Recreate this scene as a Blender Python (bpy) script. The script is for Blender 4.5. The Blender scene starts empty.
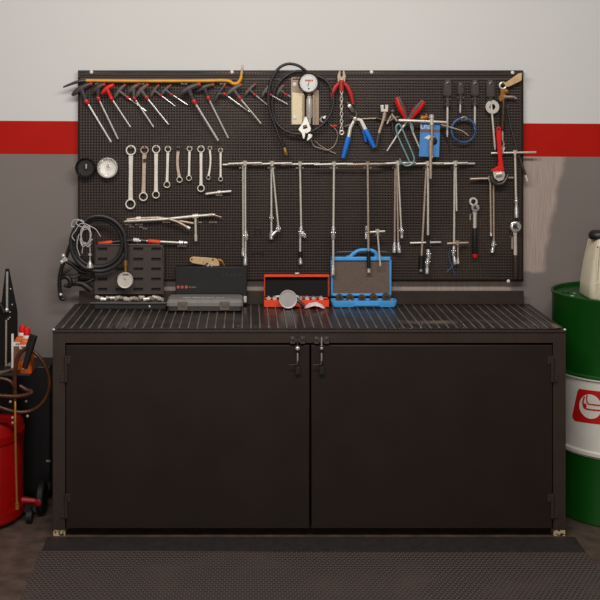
import bpy, bmesh, math, random
KEY, FILL, AMB = 92, 48, .10
from mathutils import Vector, Matrix
random.seed(7)
COL = bpy.context.scene.collection
# ------------------------------------------------------------------ frame of the photograph
F, PX0, PY0 = 1095.0, 248.0, 105.0           # focal length and principal point in pixels
CAM = Vector((-0.262, -4.7, 1.854))
YB = 0.60                                    # front face of the perforated board
YW = 0.63                                   # wall
U = 5.3 / F                                  # one photograph pixel on the board, in metres
ZB = 0.8905                                  # worktop height
ZM = ZB + 0.006                              # top of the rubber bench mat
def at(px, py, Y):
    d = Y - CAM.y
    return Vector((CAM.x + (px - PX0) * d / F, Y, CAM.z - (py - PY0) * d / F))
def b(px, py, off=0.0):                      # off: millimetres in front of the board
    return at(px, py, YB - off * 0.001)
def bp(pts, off=0.0):
    return [b(p[0], p[1], p[2] if len(p) > 2 else off) for p in pts]
# ------------------------------------------------------------------ materials
def lin(c):
    c /= 255.0
    return c / 12.92 if c <= 0.04045 else ((c + 0.055) / 1.055) ** 2.4
def rgb(r, g, bl): return (lin(r), lin(g), lin(bl), 1.0)
MATS = {}
def mat(name, c, rough=0.5, metal=0.0, var=0.12, scale=40.0, bump=0.0, spec=0.5, alt=None, altpos=(0.55, 0.7)):
    if name in MATS: return MATS[name]
    m = bpy.data.materials.new(name); m.use_nodes = True
    n, l = m.node_tree.nodes, m.node_tree.links
    p = n['Principled BSDF']
    p.inputs['Roughness'].default_value = rough
    p.inputs['Metallic'].default_value = metal
    p.inputs['Specular IOR Level'].default_value = spec
    tc = n.new('ShaderNodeTexCoord'); no = n.new('ShaderNodeTexNoise')
    no.inputs['Scale'].default_value = scale; no.inputs['Detail'].default_value = 5
    l.new(tc.outputs['Object'], no.inputs['Vector'])
    r = n.new('ShaderNodeValToRGB')
    base = rgb(*c)
    r.color_ramp.elements[0].position = 0.3; r.color_ramp.elements[1].position = 0.7
    r.color_ramp.elements[0].color = tuple(v * (1 - var) for v in base[:3]) + (1,)
    r.color_ramp.elements[1].color = tuple(min(1, v * (1 + var)) for v in base[:3]) + (1,)
    if alt:
        r.color_ramp.elements[0].position, r.color_ramp.elements[1].position = altpos
        r.color_ramp.elements[1].color = rgb(*alt)
    l.new(no.outputs['Fac'], r.inputs['Fac']); l.new(r.outputs['Color'], p.inputs['Base Color'])
    if bump:
        bu = n.new('ShaderNodeBump'); bu.inputs['Strength'].default_value = bump; bu.inputs['Distance'].default_value = 0.003
        l.new(no.outputs['Fac'], bu.inputs['Height']); l.new(bu.outputs['Normal'], p.inputs['Normal'])
    MATS[name] = m
    return m
steel = mat('brushed_steel', (236, 229, 219), 0.28, 0.5, 0.05, 30)
satin = mat('satin_steel', (230, 219, 206), 0.36, 0.4, 0.07, 30)
chrome = mat('chrome', (236, 232, 227), 0.2, 0.7, 0.03, 30)
dsteel = mat('dark_steel', (92, 84, 78), 0.42, 0.7, 0.2, 60)
wornsteel = mat('worn_steel', (196, 172, 152), 0.36, 0.4, 0.12, 40)
hooksteel = mat('hook_steel', (138, 124, 114), 0.35, 0.6, 0.1, 40)
brass = mat('brass', (196, 150, 78), 0.32, 0.8, 0.15, 60)
oldbrass = mat('aged_brass', (172, 112, 50), 0.4, 0.45, 0.2, 60)
blackp = mat('black_plastic', (30, 27, 26), 0.42, 0, 0.15, 60)
greyp = mat('grey_plastic', (86, 82, 80), 0.45, 0, 0.12, 60)
gripgrey = mat('grip_rubber', (72, 65, 62), 0.5, 0, 0.12, 60)
rubber = mat('hose_rubber', (44, 40, 39), 0.45, 0, 0.15, 60)
redp = mat('red_plastic', (226, 26, 24), 0.4, 0, 0.08, 60)
redpaint = mat('red_paint', (158, 6, 4), 0.4, 0, 0.1, 20)
redgrip = mat('red_grip', (186, 34, 30), 0.42, 0, 0.1, 60)
pinkred = mat('collar_red', (196, 44, 44), 0.45, 0, 0.1, 60)
orange = mat('orange_red_grip', (232, 72, 28), 0.45, 0, 0.08, 60)
bluep = mat('blue_vinyl', (20, 112, 205), 0.4, 0, 0.08, 60)
bluecase = mat('blue_case_plastic', (82, 170, 236), 0.42, 0, 0.06, 40)
bluecard = mat('blue_card', (72, 140, 206), 0.5, 0, 0.1, 50)
bluecord = mat('blue_cord', (58, 98, 150), 0.45, 0, 0.1, 60)
teal = mat('teal_coating', (126, 162, 168), 0.4, 0.1, 0.12, 60)
yellow = mat('yellow_paint', (228, 160, 22), 0.35, 0, 0.1, 30)
white = mat('white_enamel', (232, 228, 222), 0.4, 0, 0.04, 40)
cloth = mat('white_cloth', (232, 220, 218), 0.85, 0, 0.08, 30, 0.4)
dialw = mat('dial_white', (236, 232, 224), 0.45, 0, 0.02, 40)
ink = mat('black_ink', (24, 22, 22), 0.6, 0, 0.02, 40)
redink = mat('red_ink', (196, 60, 44), 0.6, 0, 0.02, 40)
tan = mat('tan_handle', (214, 176, 128), 0.5, 0, 0.15, 50)
foam = mat('brown_foam', (112, 94, 82), 0.85, 0, 0.12, 120, 0.2)
blackfoam = mat('black_foam', (22, 18, 18), 0.9, 0, 0.15, 120, 0.2)
casedark = mat('case_charcoal', (70, 58, 52), 0.5, 0, 0.12, 60)
cab = mat('black_cabinet_paint', (41, 31, 27), 0.5, 0, 0.1, 6, 0.03, spec=.25)
cabframe = mat('black_frame_paint', (60, 48, 42), 0.45, 0, 0.12, 10, 0.03, spec=.3)
bare = mat('chipped_paint', (40, 32, 28), 0.7, 0, 0.1, 75, 0.2, alt=(205, 176, 136), altpos=(0.42, 0.5))
boardm = mat('pegboard_paint', (54, 40, 32), 0.45, 0.1, 0.12, 5)
green = mat('green_drum_paint', (12, 72, 12), 0.4, 0, 0.08, 8)
drumwhite = mat('white_drum_paint', (226, 218, 206), 0.4, 0, 0.05, 12)
logored = mat('logo_red', (196, 22, 20), 0.45, 0, 0.05, 12)
cream = mat('cream_plastic', (232, 218, 190), 0.45, 0, 0.06, 14, alt=(196, 170, 128), altpos=(0.6, 0.9))
copper = mat('brown_hose', (84, 48, 28), 0.3, 0.15, 0.25, 20)
bottleo = mat('orange_bottle', (222, 96, 22), 0.4, 0, 0.08, 30)
labelb = mat('brown_label', (128, 84, 66), 0.55, 0, 0.12, 50)

def wall_material():
    m = bpy.data.materials.new('painted_wall'); m.use_nodes = True
    n, l = m.node_tree.nodes, m.node_tree.links
    p = n['Principled BSDF']; p.inputs['Roughness'].default_value = 0.6; p.inputs['Specular IOR Level'].default_value = .2
    tc = n.new('ShaderNodeTexCoord'); sx = n.new('ShaderNodeSeparateXYZ'); l.new(tc.outputs['Object'], sx.inputs[0])
    def math_(op, a, c, clamp=False):
        k = n.new('ShaderNodeMath'); k.operation = op; k.use_clamp = clamp
        for i, v in enumerate((a, c)):
            if isinstance(v, (int, float)): k.inputs[i].default_value = v
            else: l.new(v, k.inputs[i])
        return k.outputs[0]
    X, Z = sx.outputs['X'], sx.outputs['Z']
    zz = math_('ADD', Z, math_('MULTIPLY', X, 0.005))
    def noise(scale, stretch=None, detail=4):
        t = n.new('ShaderNodeTexNoise'); t.inputs['Scale'].default_value = scale; t.inputs['Detail'].default_value = detail
        if stretch:
            mp = n.new('ShaderNodeMapping'); mp.inputs['Scale'].default_value = stretch
            l.new(tc.outputs['Object'], mp.inputs[0]); l.new(mp.outputs[0], t.inputs['Vector'])
        else: l.new(tc.outputs['Object'], t.inputs['Vector'])
        return t.outputs['Fac']
    def mix(f, a, c):
        k = n.new('ShaderNodeMix'); k.data_type = 'RGBA'
        l.new(f, k.inputs[0])
        for i, v in ((6, a), (7, c)):
            if isinstance(v, tuple): k.inputs[i].default_value = v
            else: l.new(v, k.inputs[i])
        return k.outputs[2]
    def sm(v, lo, hi):
        k = n.new('ShaderNodeMapRange'); k.interpolation_type = 'SMOOTHSTEP'
        l.new(v, k.inputs[0]); k.inputs[1].default_value = lo; k.inputs[2].default_value = hi
        return k.outputs[0]
    cl = noise(2.2)
    grey = mix(cl, rgb(*GREY0), rgb(*GREY1))
    # older, brushed patch of paler paint beside the board, with a ragged edge of its own
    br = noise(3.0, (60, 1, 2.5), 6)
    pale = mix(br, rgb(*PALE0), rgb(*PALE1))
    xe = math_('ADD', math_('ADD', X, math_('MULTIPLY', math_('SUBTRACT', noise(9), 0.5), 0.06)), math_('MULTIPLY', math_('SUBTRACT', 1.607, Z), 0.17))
    strip = math_('MULTIPLY', sm(math_('ADD', Z, math_('MULTIPLY', noise(8), .03)), 1.045, 1.03), math_('MULTIPLY', sm(X, 1.035, 1.0), sm(X, -.76, -.72)))  # wall below the board: its lit look is painted in as pale colour
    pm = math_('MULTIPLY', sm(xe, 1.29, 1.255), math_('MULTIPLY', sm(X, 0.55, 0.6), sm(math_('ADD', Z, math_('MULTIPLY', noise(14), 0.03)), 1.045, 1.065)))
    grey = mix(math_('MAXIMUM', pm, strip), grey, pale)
    red = mix(noise(5, None, 6), rgb(*RED0), rgb(*RED1))
    wh = mix(noise(1.5), rgb(*WH0), rgb(*WH1))
    c = mix(sm(zz, 1.6075, 1.6095), grey, red)
    c = mix(sm(zz, 1.769, 1.771), c, wh)
    l.new(c, p.inputs['Base Color'])
    bu = n.new('ShaderNodeBump'); bu.inputs['Strength'].default_value = 0.08; bu.inputs['Distance'].default_value = 0.004
    l.new(noise(60), bu.inputs['Height']); l.new(bu.outputs['Normal'], p.inputs['Normal'])
    return m
GREY0, GREY1 = (126, 114, 109), (141, 130, 124)
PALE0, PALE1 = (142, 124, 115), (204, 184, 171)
RED0, RED1 = (178, 13, 0), (198, 22, 2)
WH0, WH1 = (222, 218, 213), (226, 223, 218)
# ------------------------------------------------------------------ mesh builder
def catmull(pts, k=6, closed=False):
    P = [Vector(p) for p in pts]; n = len(P); out = []
    if n < 3: return P
    rng = range(n) if closed else range(n - 1)
    for i in rng:
        p0 = P[(i - 1) % n] if closed or i > 0 else P[0] * 2 - P[1]
        p1, p2 = P[i], P[(i + 1) % n]
        p3 = P[(i + 2) % n] if closed or i + 2 < n else P[-1] * 2 - P[-2]
        for j in range(k):
            t = j / k
            out.append(0.5 * ((2 * p1) + (p2 - p0) * t + (2 * p0 - 5 * p1 + 4 * p2 - p3) * t * t + (3 * p1 - p0 - 3 * p2 + p3) * t ** 3))
    if not closed: out.append(P[-1])
    return out
class MB:
    def __init__(s): s.v = []; s.f = []
    def add(s, vs, fs):
        o = len(s.v); s.v += [Vector(v) for v in vs]; s.f += [tuple(o + i for i in f) for f in fs]; return s
    def box(s, c, d, R=None):
        c = Vector(c); vs = []
        for z in (-.5, .5):
            for x, y in ((-.5, -.5), (.5, -.5), (.5, .5), (-.5, .5)):
                q = Vector((x * d[0], y * d[1], z * d[2])); vs.append(c + (R @ q if R else q))
        return s.add(vs, [(3, 2, 1, 0), (4, 5, 6, 7), (0, 1, 5, 4), (1, 2, 6, 5), (2, 3, 7, 6), (3, 0, 4, 7)])
    def span(s, lo, hi):
        lo, hi = Vector(lo), Vector(hi)
        return s.box((lo + hi) / 2, hi - lo)
    def tube(s, pts, r, n=10, closed=False, caps=True, flat=None):
        P = [Vector(p) for p in pts]; m = len(P)
        rr = list(r) if isinstance(r, (list, tuple)) else [r] * m
        if len(rr) != m:
            rr = [rr[min(len(rr) - 2, int(i / (m - 1) * (len(rr) - 1)))] * (1 - ((i / (m - 1) * (len(rr) - 1)) - min(len(rr) - 2, int(i / (m - 1) * (len(rr) - 1))))) +
                  rr[min(len(rr) - 1, min(len(rr) - 2, int(i / (m - 1) * (len(rr) - 1))) + 1)] * ((i / (m - 1) * (len(rr) - 1)) - min(len(rr) - 2, int(i / (m - 1) * (len(rr) - 1)))) for i in range(m)]
        T = []
        for i in range(m):
            a = P[(i - 1) % m] if closed or i > 0 else P[0]
            c = P[(i + 1) % m] if closed or i < m - 1 else P[-1]
            t = c - a
            T.append(t.normalized() if t.length > 1e-9 else Vector((0, 0, 1)))
        up = Vector((0, 1, 0)) if abs(T[0].y) < 0.9 else Vector((1, 0, 0))
        nrm = (up - T[0] * up.dot(T[0])).normalized(); vs = []
        for i in range(m):
            nrm = nrm - T[i] * nrm.dot(T[i])
            nrm = nrm.normalized() if nrm.length > 1e-6 else T[i].orthogonal().normalized()
            bi = T[i].cross(nrm)
            for j in range(n):
                a = 2 * math.pi * j / n
                vs.append(P[i] + (nrm * math.cos(a) * (flat or 1.0) + bi * math.sin(a)) * rr[i])
        fs = []
        for i in range(m if closed else m - 1):
            k = (i + 1) % m
            for j in range(n):
                fs.append((i * n + j, i * n + (j + 1) % n, k * n + (j + 1) % n, k * n + j))
        if caps and not closed:
            fs.append(tuple(range(n - 1, -1, -1))); fs.append(tuple((m - 1) * n + j for j in range(n)))
        return s.add(vs, fs)
    def cyl(s, p0, p1, r0, r1=None, n=16):
        return s.tube([p0, p1], [r0, r0 if r1 is None else r1], n)
    def lathe(s, p0, axis, prof, n=24, caps=True):
        A = Vector(axis).normalized(); p0 = Vector(p0)
        e = A.orthogonal().normalized(); g = A.cross(e); vs = []; m = len(prof)
        for t, r in prof:
            for j in range(n):
                a = 2 * math.pi * j / n
                vs.append(p0 + A * t + (e * math.cos(a) + g * math.sin(a)) * max(r, 1e-5))
        fs = [(i * n + j, i * n + (j + 1) % n, (i + 1) * n + (j + 1) % n, (i + 1) * n + j) for i in range(m - 1) for j in range(n)]
        if caps: fs += [tuple(range(n - 1, -1, -1)), tuple((m - 1) * n + j for j in range(n))]
        return s.add(vs, fs)
    def ring(s, c, axis, R, r, n=28, k=8):
        A = Vector(axis).normalized(); e = A.orthogonal().normalized(); g = A.cross(e); c = Vector(c)
        return s.tube([c + (e * math.cos(2 * math.pi * i / n) + g * math.sin(2 * math.pi * i / n)) * R for i in range(n)], r, k, True)
    def annulus(s, c, axis, r0, r1, h, n=24):          # flat ring with a square section
        A = Vector(axis).normalized(); e = A.orthogonal().normalized(); g = A.cross(e); c = Vector(c); vs = []
        for rr, t in ((r0, -h / 2), (r1, -h / 2), (r1, h / 2), (r0, h / 2)):
            for j in range(n):
                a = 2 * math.pi * j / n; vs.append(c + A * t + (e * math.cos(a) + g * math.sin(a)) * rr)
        return s.add(vs, [(q * n + j, q * n + (j + 1) % n, ((q + 1) % 4) * n + (j + 1) % n, ((q + 1) % 4) * n + j) for q in range(4) for j in range(n)])
    def sphere(s, c, r, sc=(1, 1, 1), n=14, m=8):
        c = Vector(c); vs = [c + Vector((0, 0, r * sc[2]))]
        for i in range(1, m):
            a = math.pi * i / m
            for j in range(n):
                t = 2 * math.pi * j / n
                vs.append(c + Vector((r * math.sin(a) * math.cos(t) * sc[0], r * math.sin(a) * math.sin(t) * sc[1], r * math.cos(a) * sc[2])))
        vs.append(c - Vector((0, 0, r * sc[2])))
        fs = [(0, 1 + j, 1 + (j + 1) % n) for j in range(n)]
        for i in range(m - 2):
            for j in range(n):
                fs.append((1 + i * n + j, 1 + (i + 1) * n + j, 1 + (i + 1) * n + (j + 1) % n, 1 + i * n + (j + 1) % n))
        q = len(vs) - 1
        fs += [(q, 1 + (m - 2) * n + (j + 1) % n, 1 + (m - 2) * n + j) for j in range(n)]
        return s.add(vs, fs)
    def prism(s, back, front):                          # two matching outlines
        n = len(back)
        return s.add(list(back) + list(front), [tuple(range(n - 1, -1, -1)), tuple(range(n, 2 * n))] + [(i, (i + 1) % n, n + (i + 1) % n, n + i) for i in range(n)])
    def plate(s, px, off0, off1):                       # outline in board pixels, thickness in mm off the board
        return s.prism([b(x, y, off0) for x, y in px], [b(x, y, off1) for x, y in px])
    def loft(s, rings):
        n = len(rings[0]); vs = [p for r in rings for p in r]; m = len(rings)
        fs = [(i * n + j, i * n + (j + 1) % n, (i + 1) * n + (j + 1) % n, (i + 1) * n + j) for i in range(m - 1) for j in range(n)]
        return s.add(vs, fs + [tuple(range(n - 1, -1, -1)), tuple((m - 1) * n + j for j in range(n))])
def rrect(cx, cy, hx, hy, r, z, k=4):
    out = []
    for sx, sy, a0 in ((1, 1, 0), (-1, 1, 90), (-1, -1, 180), (1, -1, 270)):
        for i in range(k + 1):
            a = math.radians(a0 + 90 * i / k)
            out.append(Vector((cx + sx * (hx - r) + r * math.cos(a), cy + sy * (hy - r) + r * math.sin(a), z)))
    return out
def build(name, mb, m, origin, bevel=0.0, sub=0, ang=38):
    me = bpy.data.meshes.new(name)
    me.from_pydata([tuple(v - origin) for v in mb.v], [], mb.f)
    bm = bmesh.new(); bm.from_mesh(me); bmesh.ops.recalc_face_normals(bm, faces=bm.faces[:]); bm.to_mesh(me); bm.free()
    me.polygons.foreach_set('use_smooth', [True] * len(me.polygons))
    me.set_sharp_from_angle(angle=math.radians(ang))
    me.materials.append(m)
    o = bpy.data.objects.new(name, me); COL.objects.link(o)
    if bevel:
        md = o.modifiers.new('edge', 'BEVEL'); md.width = bevel; md.segments = 2; md.limit_method = 'ANGLE'; md.angle_limit = math.radians(40)
    if sub:
        md = o.modifiers.new('smooth', 'SUBSURF'); md.levels = sub; md.render_levels = sub
    return o
def thing(name, label, cat, loc, group=None):
    o = bpy.data.objects.new(name, None); COL.objects.link(o)
    o.empty_display_size = 0.05; o.location = loc; o['label'] = label; o['category'] = cat
    if group: o['group'] = group
    return o
def wloc(o):
    v = Vector(o.location)
    while o.parent: o = o.parent; v += Vector(o.location)
    return v
def part(name, mb, m, parent, bevel=0.0, label=None, ang=38, sub=0):
    o = build(name, mb, m, wloc(parent), bevel, sub, ang)
    o.parent = parent
    if label: o['label'] = label
    return o
def solo(name, mb, m, label, cat, group=None, bevel=0.0, kind=None, ang=38, sub=0):
    lo = [min(v[i] for v in mb.v) for i in range(3)]; hi = [max(v[i] for v in mb.v) for i in range(3)]
    org = Vector(((lo[0] + hi[0]) / 2, (lo[1] + hi[1]) / 2, lo[2]))
    o = build(name, mb, m, org, bevel, sub, ang); o.location = org
    o['label'] = label; o['category'] = cat
    if group: o['group'] = group
    if kind: o['kind'] = kind
    return o
ORD = ['first', 'second', 'third', 'fourth', 'fifth', 'sixth', 'seventh', 'eighth', 'ninth', 'tenth', 'eleventh', 'twelfth', 'thirteenth', 'fourteenth', 'fifteenth', 'sixteenth']
FWD = Vector((0, -1, 0))
# ================================================================== setting
def struct(name, mb, m):
    o = build(name, mb, m, Vector((0, 0, 0))); o['kind'] = 'structure'; return o
struct('wall_back', MB().span((-4.5, YW, 0), (4.5, YW + 0.12, 3.6)), wall_material())
def floor_material():
    m = mat('concrete_floor', (82, 66, 57), 0.6, 0, 0.4, 14, 0.4)
    return m
struct('floor', MB().span((-4.5, -6.5, -0.1), (4.5, YW + 0.12, 0)), floor_material())
# ================================================================== perforated tool board
peg = thing('pegboard', 'wide brown black perforated tool board mounted on the wall above the workbench', 'tool board', b(300.5, 281, 0))
def pegpanel():
    x0, z0 = b(78, 281).x, b(78, 281).z; x1, z1 = b(523.3, 77).x, b(78, 77).z
    nx, nz = 160, 73
    sx, sz = (x1 - x0) / nx, (z1 - z0) / nz
    V, Fc = [], []
    h = 0.225
    for j in range(nz + 1):
        for i in range(nx + 1): V.append(Vector((x0 + i * sx, YB, z0 + j * sz)))
    g = lambda i, j: j * (nx + 1) + i
    for j in range(nz):
        for i in range(nx):
            if i in (0, nx - 1) or j in (0, nz - 1):
                Fc.append((g(i, j), g(i + 1, j), g(i + 1, j + 1), g(i, j + 1))); continue
            o = len(V); cx, cz = x0 + (i + .5) * sx, z0 + (j + .5) * sz
            for a, c in ((-1, -1), (1, -1), (1, 1), (-1, 1)): V.append(Vector((cx + a * sx * h, YB, cz + c * sz * h)))
            q = (g(i, j), g(i + 1, j), g(i + 1, j + 1), g(i, j + 1))
            for k in range(4): Fc.append((q[k], q[(k + 1) % 4], o + (k + 1) % 4, o + k))
    mb = MB(); mb.v, mb.f = V, Fc
    return mb
pp = part('perforated_panel', pegpanel(), boardm, peg)
md = pp.modifiers.new('sheet', 'SOLIDIFY'); md.thickness = 0.0015; md.offset = 1
e = MB()
A0, A1 = b(78, 281), b(523.3, 70.3)
e.span((A0.x, YB, A0.z - .004), (A0.x + .002, YW - .001, A1.z)); e.span((A1.x - .002, YB, A0.z - .004), (A1.x, YW - .001, A1.z))
e.span((A0.x, YB, A0.z - .004), (A1.x, YB + .012, A0.z))
e.span((A0.x, YB + .003, b(0, 77).z), (A1.x, YB + .005, b(0, 74.6).z))
e.span((A0.x, YB - .004, b(0, 75.0).z), (A1.x, YB + .003, b(0, 74.2).z))
part('edge_flange', e, boardm, peg)
def backing_material():
    m = bpy.data.materials.new('backing_board'); m.use_nodes = True
    n, l = m.node_tree.nodes, m.node_tree.links; p = n['Principled BSDF']; p.inputs['Roughness'].default_value = .8
    tc = n.new('ShaderNodeTexCoord'); no = n.new('ShaderNodeTexNoise'); no.inputs['Scale'].default_value = 2.1; no.inputs['Detail'].default_value = 3
    l.new(tc.outputs['Object'], no.inputs['Vector'])
    k = n.new('ShaderNodeValToRGB'); k.color_ramp.elements[0].position = .48; k.color_ramp.elements[0].color = rgb(50, 39, 32)
    k.color_ramp.elements[1].position = .66; k.color_ramp.elements[1].color = rgb(172, 140, 118)
    l.new(no.outputs['Fac'], k.inputs[0]); l.new(k.outputs[0], p.inputs['Base Color'])
    return m
part('backing_sheet', MB().span((A0.x + .002, YB + .006, A0.z + .001), (A1.x - .002, YB + .009, A1.z)), backing_material(), peg, label='brown backing seen through the holes')
t = MB()                                              # folded top channel with its row of small slots
zt0, zt1 = b(0, 74.2).z, b(0, 70.3).z; n = 150; w = (A1.x - A0.x) / n
t.span((A0.x, YB, zt0), (A1.x, YB + .002, zt0 + .005)); t.span((A0.x, YB, zt1 - .006), (A1.x, YB + .002, zt1))
for i in range(n): t.span((A0.x + i * w, YB, zt0 + .005), (A0.x + i * w + w * .5, YB + .002, zt1 - .006))
part('top_channel', t, boardm, peg)
for px, py in ((91.5, 72), (232, 72), (371.5, 72), (512.5, 72.5), (508.3, 281)):
    part('screw', MB().lathe(b(px, py, -1), FWD, [(0, .0085), (.002, .0085), (.004, .006), (.0045, 0)], 14), white, peg, label='pale screw head')
def hook(px, py, prongs=1, w=1.0, length=30):
    mb = MB()
    mb.span(b(px - 3.2 * w, py + 1.2, -1), b(px + 3.2 * w, py - .2, 3))
    for k in range(prongs):
        x = px + (k - (prongs - 1) / 2) * 2.6
        mb.tube([b(x, py, 2), b(x, py + .4, length * .75), b(x, py - .2, length * .92), b(x, py - 1.4, length)], .0021, 8)
    part('hook', mb, hooksteel, peg)
# ================================================================== workbench
wb = thing('workbench', 'long black steel workbench cabinet with two wide doors and a ribbed top', 'workbench', (0.0, 0.3, 0))
XL, XR = at(52.3, 400, 0).x, at(566.3, 400, 0).x
PWL, PWR = at(65, 400, 0).x, at(553.5, 400, 0).x
ZT = ZB - .002
z_foot = .028
part('worktop', MB().span((XL, 0, ZT - .012), (XR, .62, ZT)), cabframe, wb, .002)
part('backsplash', MB().span((at(79, 0, .588).x, .588, ZT), (at(524, 0, .588).x, .6, .9555)), cabframe, wb, .002, label='low black upstand along the wall side')
fr = MB()
fr.span((XL + .001, .004, z_foot), (PWL, .05, ZT - .012)); fr.span((PWR, .004, z_foot), (XR - .001, .05, ZT - .012))
fr.span((XL + .001, .56, z_foot), (PWL, .618, ZT - .012)); fr.span((PWR, .56, z_foot), (XR - .001, .618, ZT - .012))
fr.span((PWL, .004, at(0, 343.3, 0).z), (PWR, .05, ZT - .012))
fr.span((PWL, .02, .035), (PWR, .05, at(0, 528.5, 0).z - .004))
part('frame', fr, cabframe, wb, .0025)
sd = MB()
sd.span((XL + .006, .05, .05), (XL + .012, .56, ZT - .012)); sd.span((XR - .012, .05, .05), (XR - .006, .56, ZT - .012))
sd.span((XL + .012, .6, .05), (XR - .012, .606, ZT - .012)); sd.span((XL + .012, .05, .045), (XR - .012, .6, .055))
part('carcass', sd, cab, wb)
zd0, zd1 = at(0, 529, 0).z, at(0, 345.3, 0).z
for s, (x0, x1) in enumerate(((65.6, 309.6), (311.2, 552.8))):
    d = part('door', MB().span((at(x0, 0, 0).x, .002, zd0), (at(x1, 0, 0).x, .024, zd1)), cab, wb, .004)
    hx = 66 if s == 0 else 552.3
    for y0, y1 in ((356, 382), (494, 518)):
        h = MB().cyl(at(hx, y0, -.004), at(hx, y1, -.004), .0062, n=12)
        sgn = 1 if s == 0 else -1
        h.span(at(min(hx, hx + 4.5 * sgn), y0 + 8, -.0022), at(max(hx, hx + 4.5 * sgn), y0, .0022))
        h.span(at(min(hx, hx - 5.5 * sgn), y1, -.0002), at(max(hx, hx - 5.5 * sgn), y1 - 9, .004))
        for k in (.25, .5, .75): h.ring(at(hx, y0 + (y1 - y0) * k, -.004), (0, 0, 1), .0062, .0009, 14, 5)
        part('hinge', h, cabframe, d, .0008)
    lx = 297.6 if s == 0 else 321.6
    la = MB()
    for q in (-5, 5): la.span(at(lx + q - 2.4, 344, -.006), at(lx + q + 2.4, 336.3, .006)); la.lathe(at(lx + q, 339, -.005), FWD, [(0, .006), (.004, .006), (.006, .003)], 12)
    la.span(at(lx - 4, 342.5, -.004), at(lx + 4, 338.5, .006))
    L = part('latch_bracket', la, dsteel, wb, .001)
    part('bolt', MB().cyl(at(lx, 337, -.01), at(lx, 346, -.01), .0036, n=10), dsteel if s == 0 else chrome, d)
    part('pin', MB().cyl(at(lx, 353, -.008), at(lx, 361, -.008), .0036, n=10), wornsteel, d)
    kn = MB().sphere(at(lx, 348.4, -.012), .0098 if s == 0 else .0075).cyl(at(lx, 348.4, .004), at(lx, 348.4, -.012), .004)
    part('knob', kn, steel if s == 0 else wornsteel, d)
    lv = MB().tube([at(lx - .3, 361, -.008), at(lx - .5, 364.5, -.014), at(lx - 3, 364.6, -.02), at(lx - 8.5, 365, -.02)], [.004, .004, .0024, .0016], 8)
    part('lever', lv, dsteel, d)
    pd = MB().span(at(lx - 2.2, 374.5, -.012), at(lx + 2.4, 366, .0)); pd.ring(at(lx, 366, -.007), FWD, .007, .002, 16, 6)
    part('padlock', pd, blackp, d, .002)
for x0, x1 in ((XL + .002, PWL - .001), (PWR + .004, XR - .002)):
    part('foot', MB().span((x0, .006, 0), (x1, .056, .032)), bare, wb, .002, label='foot with chipped paint showing pale metal')
    part('foot', MB().span((x0, .56, 0), (x1, .612, .032)), cabframe, wb, .002)
for px in (53.6, 565.0):
    q = at(px, 330, 0); part('corner_cap', MB().sphere((q.x, .003, ZT + .001), .006, (1, .8, .7)), white, wb, label='worn bright corner')
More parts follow.
